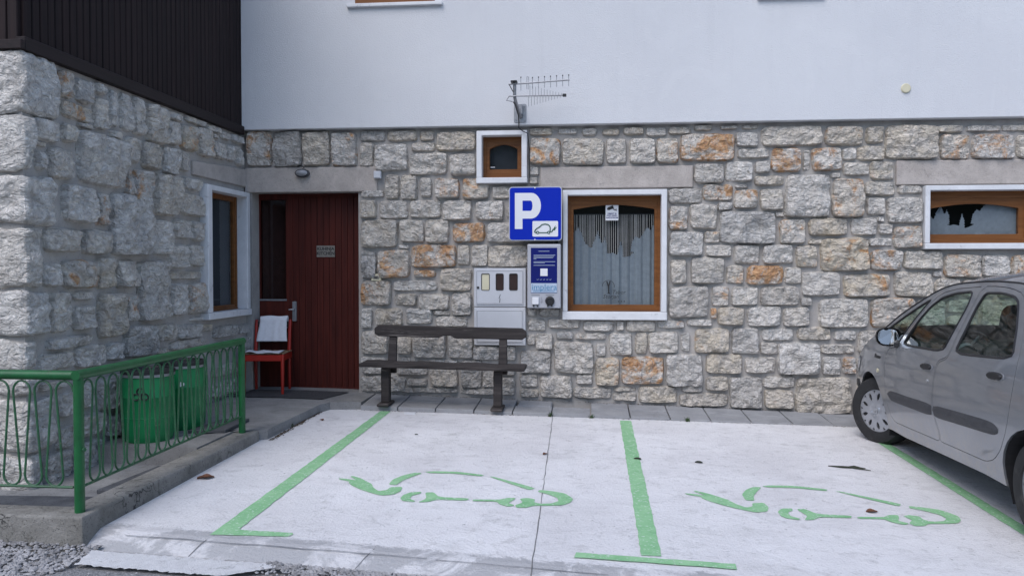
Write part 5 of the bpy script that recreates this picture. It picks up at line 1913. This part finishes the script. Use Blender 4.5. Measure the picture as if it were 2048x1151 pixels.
panel('body_side', outline, [FD, RD, QG, BG], PAINT, 0, .07)
for sd_ in (1, -1):
    for P in (FD, RD):
        strip(P, -.016, .011, 'door_gap_strip', BLACKP, None, True, sd_)  # black strip set behind each door edge to darken the panel gap
fdo = panel('front_door', shrink(FD, .0045), [FG], PAINT)
rdo = panel('rear_door', shrink(RD, .0045), [RG], PAINT)
for P, off, own in ((QG, 0, None), (BG, 0, None), (FG, 0, fdo), (RG, 0, rdo)):
    for q, sd_ in enumerate((1, -1)):
        par = own[q] if own else None
        panel('side_window', P, [], CGLASS, -.008, .09, par, 0, (sd_,))
        strip(P, -.003, .010, 'window_seal', BLACKP, par, True, sd_)
for q, sd_ in enumerate((1, -1)):
    # black door mouldings, handles, mirror, side lamp
    for par, P in ((fdo[q], [(.335, .53), (.36, .565), (.42, .578), (.8, .585), (1.245, .60), (1.255, .555), (1.25, .508), (.8, .498), (.45, .49), (.37, .505)]),
                   (rdo[q], [(1.29, .60), (1.7, .622), (2.12, .64), (2.22, .635), (2.275, .61), (2.275, .58), (2.22, .56), (2.12, .553), (1.7, .532), (1.30, .51), (1.285, .555)])):
        P = chaikin(P, .2, 1)
        vs_, fs = cdt(P, (), .035)
        n = len(vs_)
        bd = np.array(dense_poly(P, .01))
        m = MB()
        V = []
        for s, z in vs_:
            e = min(.018, np.min(np.hypot(bd[:, 0] - s, bd[:, 1] - z)) * .9)
            V.append((s, sd_ * (HW(s, z) + .001 + e), z))
        m.add(V, fs)
        o = cbuild(m, 'rubbing_strip', GREYP, par, smooth=True, fix=False)
        if sum(p.normal.x * p.area for p in o.data.polygons) * (-sd_) < 0:
            o.data.flip_normals()
    for par, (s0, z0) in ((fdo[q], (1.14, .872)), (rdo[q], (2.20, .938))):
        m = MB()
        m.prism(chaikin([(s0 - .11, z0 - .03), (s0 + .10, z0 - .022), (s0 + .10, z0 + .036), (s0 - .11, z0 + .026)], .25, 2), lambda s, z: (s, sd_ * (HW(s, z) + .003), z), lambda s, z: (s, sd_ * (HW(s, z) - .01), z))
        cbuild(m, 'handle_recess', HUB, par)
        m = MB()
        m.prism(chaikin([(s0 - .085, z0 - .024), (s0 + .09, z0 - .018), (s0 + .09, z0 + .034), (s0 - .085, z0 + .026)], .25, 2), lambda s, z: (s, sd_ * (HW(s, z) + .022), z), lambda s, z: (s, sd_ * (HW(s, z) + .001), z))
        cbuild(m, 'door_handle', BLACKP, par, bevel=.006)
    m = MB().tube([(1.17, sd_ * (HW(1.17, .77) - .002), .77), (1.17, sd_ * (HW(1.17, .77) + .006), .77)], .012, 10)
    cbuild(m, 'door_lock', HUB, fdo[q])
    m = MB().tube([(.085, sd_ * (HW(.09, .715) - .002), .715), (.085, sd_ * (HW(.09, .715) + .008), .715)], .018, 12)
    cbuild(m, 'side_indicator', CREAM)
    # mirror: housing, glass, arm
    mc = Vector((.42, sd_ * .915, 1.05))
    m = MB()
    V, F = [], []
    NR, NS = 7, 16
    for i in range(NR):
        t = i / (NR - 1)
        sc = math.sqrt(max(0, 1 - (t * .98) ** 2.2))
        for k in range(NS):
            a = 2 * math.pi * k / NS
            ca, sa = math.cos(a), math.sin(a)
            V.append((mc.x - .13 * t + .05, mc.y + sd_ * .105 * sc * math.copysign(abs(ca) ** .75, ca), mc.z + .080 * sc * math.copysign(abs(sa) ** .75, sa)))
    for i in range(NR - 1):
        for k in range(NS):
            F.append((i * NS + k, i * NS + (k + 1) % NS, (i + 1) * NS + (k + 1) % NS, (i + 1) * NS + k))
    m.add(V, F)
    mo = cbuild(m, 'wing_mirror', BLACKP, None, smooth=True)
    m = MB()
    m.add([(mc.x + .036 - .2 * .066 * math.sin(a), mc.y + .088 * math.copysign(abs(math.cos(a)) ** .75, math.cos(a)), mc.z + .066 * math.copysign(abs(math.sin(a)) ** .75, math.sin(a))) for a in np.linspace(0, 6.283, 20, False)], [tuple(range(20))])
    cbuild(m, 'mirror_glass', MIRROR, mo, fix=False)
    m = MB().tube([(mc.x - .01, mc.y - sd_ * .09, mc.z - .05), (.50, sd_ * .86, .985), (.52, sd_ * .83, .985)], [.035, .03, .03], 8)
    cbuild(m, 'mirror_arm', BLACKP, mo, smooth=True)
    # headlamp and front lamp cluster
    LAMP = simple('headlamp_glass', (0.45, 0.47, 0.50), .08, .3, .1, 20, 0)
    pl = chaikin([(-.725, .60), (-.665, .715), (-.53, .80), (-.47, .75), (-.59, .63)], .2, 2)
    vs_, fs = cdt(pl, (), .05)
    m = MB().add([(s, sd_ * (HW(s, z) + .006), z) for s, z in vs_], fs)
    cbuild(m, 'headlamp', LAMP, None, smooth=True)
    m = MB()
    m.prism(chaikin([(-.755, .46), (-.60, .46), (-.58, .535), (-.745, .545)], .25, 2), lambda s, z: (s, sd_ * (HW(s, z) + .012), z), lambda s, z: (s, sd_ * (HW(s, z) - .01), z))
    cbuild(m, 'bumper_strip', BLACKP, None)
    pl = chaikin([(3.10, .72), (3.24, .72), (3.17, 1.02), (3.02, 1.30), (2.98, 1.25), (3.05, 1.0)], .2, 2)
    vs_, fs = cdt(pl, (), .06)
    RED = simple('red_lamp_lens', (0.28, 0.008, 0.008), .12, 0, .05, 20, 0)
    m = MB().add([(s, sd_ * (HW(s, z) + .008), z) for s, z in vs_], fs)
    cbuild(m, 'tail_lamp', RED, None, smooth=True)
    # wheel arch liners
    for c_ in (FW, RW):
        m = MB()
        a_ = arc_pts(c_, .30, AR - .004, -25, 205, 18)
        V = []
        for s, z in a_:
            V += [(s, sd_ * (HW(s, max(z, .2)) - .012), z), (s, sd_ * .50, z)]
        m.add(V, [(2 * i, 2 * i + 2, 2 * i + 3, 2 * i + 1) for i in range(len(a_) - 1)])
        m.add([(s, sd_ * .50, z) for s, z in a_], [tuple(range(len(a_)))])
        cbuild(m, 'wheel_arch_liner', DARK, None, fix=False)
# roof gutters, bonnet seam
for sd_ in (1, -1):
    P = [(s, z) for s, z in shoulder if .1 < s < 2.85 and z > 1.09]
    strip(P, .002, .006, 'roof_gutter', BLACKP, None, False, sd_, 5)
m = text_mesh('Picasso', .055, 'badge', INK, car, Matrix.Translation((0, 0, 0)), .001, shear=.4)
for v in m.data.vertices:                           # lay the script on the left wing
    s, z = .05 + v.co.x, .84 + v.co.y
    v.co = MCAR @ Vector((s, HW(s, z) + .002 + v.co.z, z))
# underbody, floor, dashboard
cbuild(MB().box((-.45, -.50, .19), (2.95, .50, .30)), 'underbody', BLACKP)
cbuild(MB().box((.28, -.80, .24), (2.25, .80, .31)), 'floor', GREYP)
cbuild(MB().box((2.0, -.5, .27), (3.1, .5, .36)), 'boot_floor', GREYP)
m = MB()
m.prism([(-.05, .50), (.42, .55), (.50, .72), (.44, .93), (.30, .99), (.02, 1.0), (-.05, .9)], lambda s, z: (s, .76, z), lambda s, z: (s, -.76, z))
cbuild(m, 'dashboard', BLACKP, None, bevel=.03, seg=2)


def steer(c, tilt, r_):
    M_ = Matrix.Translation(c) @ Matrix.Rotation(R(tilt), 4, 'Y')
    m = MB().tube([M_ @ Vector((r_ * math.cos(a), r_ * math.sin(a), 0)) for a in np.linspace(0, 6.283, 26, False)], .015, 8, closed=True)
    so = cbuild(m, 'steering_wheel', BLACKP, None, smooth=True)
    m = MB()
    for a in (90, 210, 330):
        m.tube([M_ @ Vector((0, 0, -.01)), M_ @ Vector((r_ * math.cos(R(a)), r_ * math.sin(R(a)), 0))], .016, 6)
    m.lathe([(0, -.03), (.075, -.03), (.07, .015), (0, .02)], 16, M_)
    cbuild(m, 'steering_hub', HUB, so, smooth=True)


steer(Vector((.66, .37, .955)), -62, .185)


def cushion(name, a, b, bev, M_=None, mat=SEATF, par=None):
    m = MB().box(a, b, M_)
    return cbuild(m, name, mat, par, smooth=True, bevel=bev, seg=3)


for sd_ in (1, -1):
    y0 = sd_ * .37
    s_ = cushion('front_seat', (.85, y0 - .25, .40), (1.36, y0 + .25, .58), .06)
    M_ = Matrix.Translation((1.36, y0, .52)) @ Matrix.Rotation(R(16), 4, 'Y')
    cushion('seat_back', (-.08, -.24, 0), (.07, .24, .60), .06, M_, SEATF, s_)
    m = MB()
    plate(m, rrect(-.15, .66, .15, .88, .07, 5), [rrect(-.075, .72, .075, .82, .03, 4)], lambda a, b: M_ @ Vector((-.05, a, b)), lambda a, b: M_ @ Vector((.06, a, b)))
    cbuild(m, 'headrest', SEATF, s_, bevel=.012)
    M_ = Matrix.Translation((2.33, sd_ * .33, .50)) @ Matrix.Rotation(R(18), 4, 'Y')
    s_ = cushion('rear_seat', (1.85, sd_ * .33 - .29, .40), (2.34, sd_ * .33 + .29, .56), .06)
    cushion('seat_back', (-.06, -.28, 0), (.07, .28, .58), .06, M_, SEATF, s_)
    m = MB()
    plate(m, rrect(-.13, .60, .13, .76, .05, 5), [rrect(-.06, .64, .06, .71, .02, 4)], lambda a, b: M_ @ Vector((-.04, a, b)), lambda a, b: M_ @ Vector((.05, a, b)))
    cbuild(m, 'headrest', SEATF, s_, bevel=.01)
# headlining so that the roof is not see-through from below
m = MB()
V = []
rows = [r_ for r_ in full if .82 <= r_[0] <= 2.9 and r_[1] > 1.38]
for r_ in rows:
    for j in range(9):
        u = -1 + 2 * j / 8
        V.append((float(r_[0]), u * (HW(r_[0], r_[1]) - .03), float(r_[1]) + float(r_[3]) * (1 - u * u) - .03))
m.add(V, [(i * 9 + j, i * 9 + j + 1, (i + 1) * 9 + j + 1, (i + 1) * 9 + j) for i in range(len(rows) - 1) for j in range(8)])
cbuild(m, 'headlining', GREYP, None, smooth=True, fix=False)


# wheels
def wheel(s, side, steer_deg):
    M_ = Matrix.Translation((s, side * .735, WR)) @ Matrix.Rotation(R(steer_deg), 4, 'Z') @ Matrix.Rotation(R(-90 * side), 4, 'X')
    hw = .098
    m = MB().lathe([(.195, -hw), (.245, -hw - .004), (.290, -hw + .004), (WR - .006, -hw + .022), (WR, -hw + .045), (WR, hw - .045), (WR - .006, hw - .022), (.290, hw - .004), (.245, hw + .004), (.200, hw - .002), (.194, hw - .02)], 48, M_)
    wo = cbuild(m, 'wheel', TYRE, None, smooth=True)
    m = MB().lathe([(.19, -hw + .01), (.19, hw - .045), (.0, hw - .05)], 32, M_)
    cbuild(m, 'rim', BLACKP, wo, smooth=True)
    # wheel cover: domed disc with leaf-shaped slots

    def dome(x, y):
        r_ = math.hypot(x, y)
        return M_ @ Vector((x, y, hw - .014 + .018 * (1 - (r_ / .2) ** 2) - (.012 if .045 < r_ < .055 else 0)))
    outer = [(.201 * math.cos(a), .201 * math.sin(a)) for a in np.linspace(0, 6.2832, 54, False)]
    hs = []
    for k in range(9):
        a = 2 * math.pi * k / 9
        leafp = [(.098, 0), (.118, .013), (.145, .017), (.165, .010), (.172, 0), (.165, -.010), (.145, -.017), (.118, -.013)]
        hs.append([(r_ * math.cos(a) - t * math.sin(a), r_ * math.sin(a) + t * math.cos(a)) for r_, t in leafp])
        a += math.pi / 9
        tri = [(.158, .0), (.186, .013), (.188, 0), (.186, -.013)]
        hs.append([(r_ * math.cos(a) - t * math.sin(a), r_ * math.sin(a) + t * math.cos(a)) for r_, t in tri])
    m = MB()
    plate(m, outer, hs, lambda x, y: dome(x, y), lambda x, y: M_ @ (M_.inverted() @ dome(x, y) - Vector((0, 0, .010))), .022)
    hc = cbuild(m, 'wheel_cover', HUB, wo, smooth=True)
    m = MB().lathe([(0, hw + .012), (.028, hw + .012), (.032, hw + .006), (.032, hw - .01)], 20, M_)
    cbuild(m, 'centre_cap', HUB, wo, smooth=True)
    m = MB()
    for q in (0, 1):
        for sg in (-1, 1):
            m.tube([M_ @ Vector((sg * .016, -.010 + q * .012, hw + .013)), M_ @ Vector((0, .004 + q * .012, hw + .013))], .0022, 4)
    cbuild(m, 'chevron_emblem', GREYL, wo)


wheel(FW, 1, -28)
wheel(FW, -1, -28)
wheel(RW, 1, 0)
wheel(RW, -1, 0)
# number plate carrier at the back (blank)
cbuild(MB().box((3.375, -.26, .66), (3.40, .26, .77)), 'plate_carrier', BLACKP, None, bevel=.004)

# ------------------------------------------------------------------ weeds in the joints, soil along the edges
WEED = simple('weed_green', (0.045, 0.085, 0.025), 0.8, 0, 0.4, 40, 0)
rw = random.Random(31)
for (x, y, hgt, lab) in ((-0.42, 8.54, .05, 'small green weed at the end of the slab joint'), (0.02, 8.54, .035, 'tiny green weed by the paving edge beside the dividing line'),
                         (1.02, 8.53, .045, 'small green weed rooted at the paving edge under the wall'), (-2.88, 7.6, .05, 'small green weed at the edge of the walkway')):
    m = MB()
    for k in range(14):
        a = rw.uniform(0, 6.28)
        L = hgt * rw.uniform(.6, 1.3)
        dx, dy = math.cos(a) * L * .8, math.sin(a) * L * .8
        nx_, ny_ = -math.sin(a) * .004, math.cos(a) * .004
        ox, oy = rw.uniform(-.02, .02), rw.uniform(-.01, .01)
        m.add([(ox - nx_, oy - ny_, -.01), (ox + nx_, oy + ny_, -.01), (ox + dx * .5 + nx_, oy + dy * .5 + ny_, L * .7), (ox + dx * .5 - nx_, oy + dy * .5 - ny_, L * .7), (ox + dx, oy + dy, L)], [(0, 1, 2, 3), (3, 2, 4)])
    o = tag(m.build('weed', WEED, None, fix=False), lab, 'weed', 'weeds in the joints')
    o.location = (x, y, lot_z(x, min(y, 8.5)))
SOIL = simple('dark_soil_crumbs', (0.075, 0.055, 0.038), 0.95, 0, 0.5, 12, 0.4)
m_ = MB()


def crumb(x, y, z, s_):
    q = Matrix.Rotation(rw.uniform(0, 6.28), 3, 'Z')
    m_.add([q @ Vector((a * s_ * rw.uniform(.6, 1.4), b * s_ * rw.uniform(.6, 1.2), c * s_ * .5)) + Vector((x, y, z)) for a, b, c in ico], icf)


for _ in range(900):
    t_ = rw.random()
    x, y = -2.875 + abs(rw.gauss(0, .018)), 7.0 + 1.4 * t_
    if rw.random() < .3 + .7 * abs(math.sin(t_ * 9)):
        crumb(x, y, lot_z(x, y) + .003, rw.uniform(.003, .010))
for _ in range(700):
    x = rw.uniform(-2.8, 3.0)
    y = 8.548 - abs(rw.gauss(0, .010))
    if rw.random() < .25 + .75 * max(0, math.sin(x * 5.3)):
        crumb(x, y, lot_z(x, y) + .002, rw.uniform(.002, .007))
for _ in range(500):
    x = rw.uniform(-2.4, 4.6)
    y = 9.195 - abs(rw.gauss(0, .02))
    crumb(x, y, pave_z(x, y) + .003, rw.uniform(.002, .008))
so_ = m_.build('soil_crumbs', SOIL, None, fix=False)
so_['kind'] = 'stuff'
so_['label'] = 'dark soil crumbs along the walkway and paving edges'
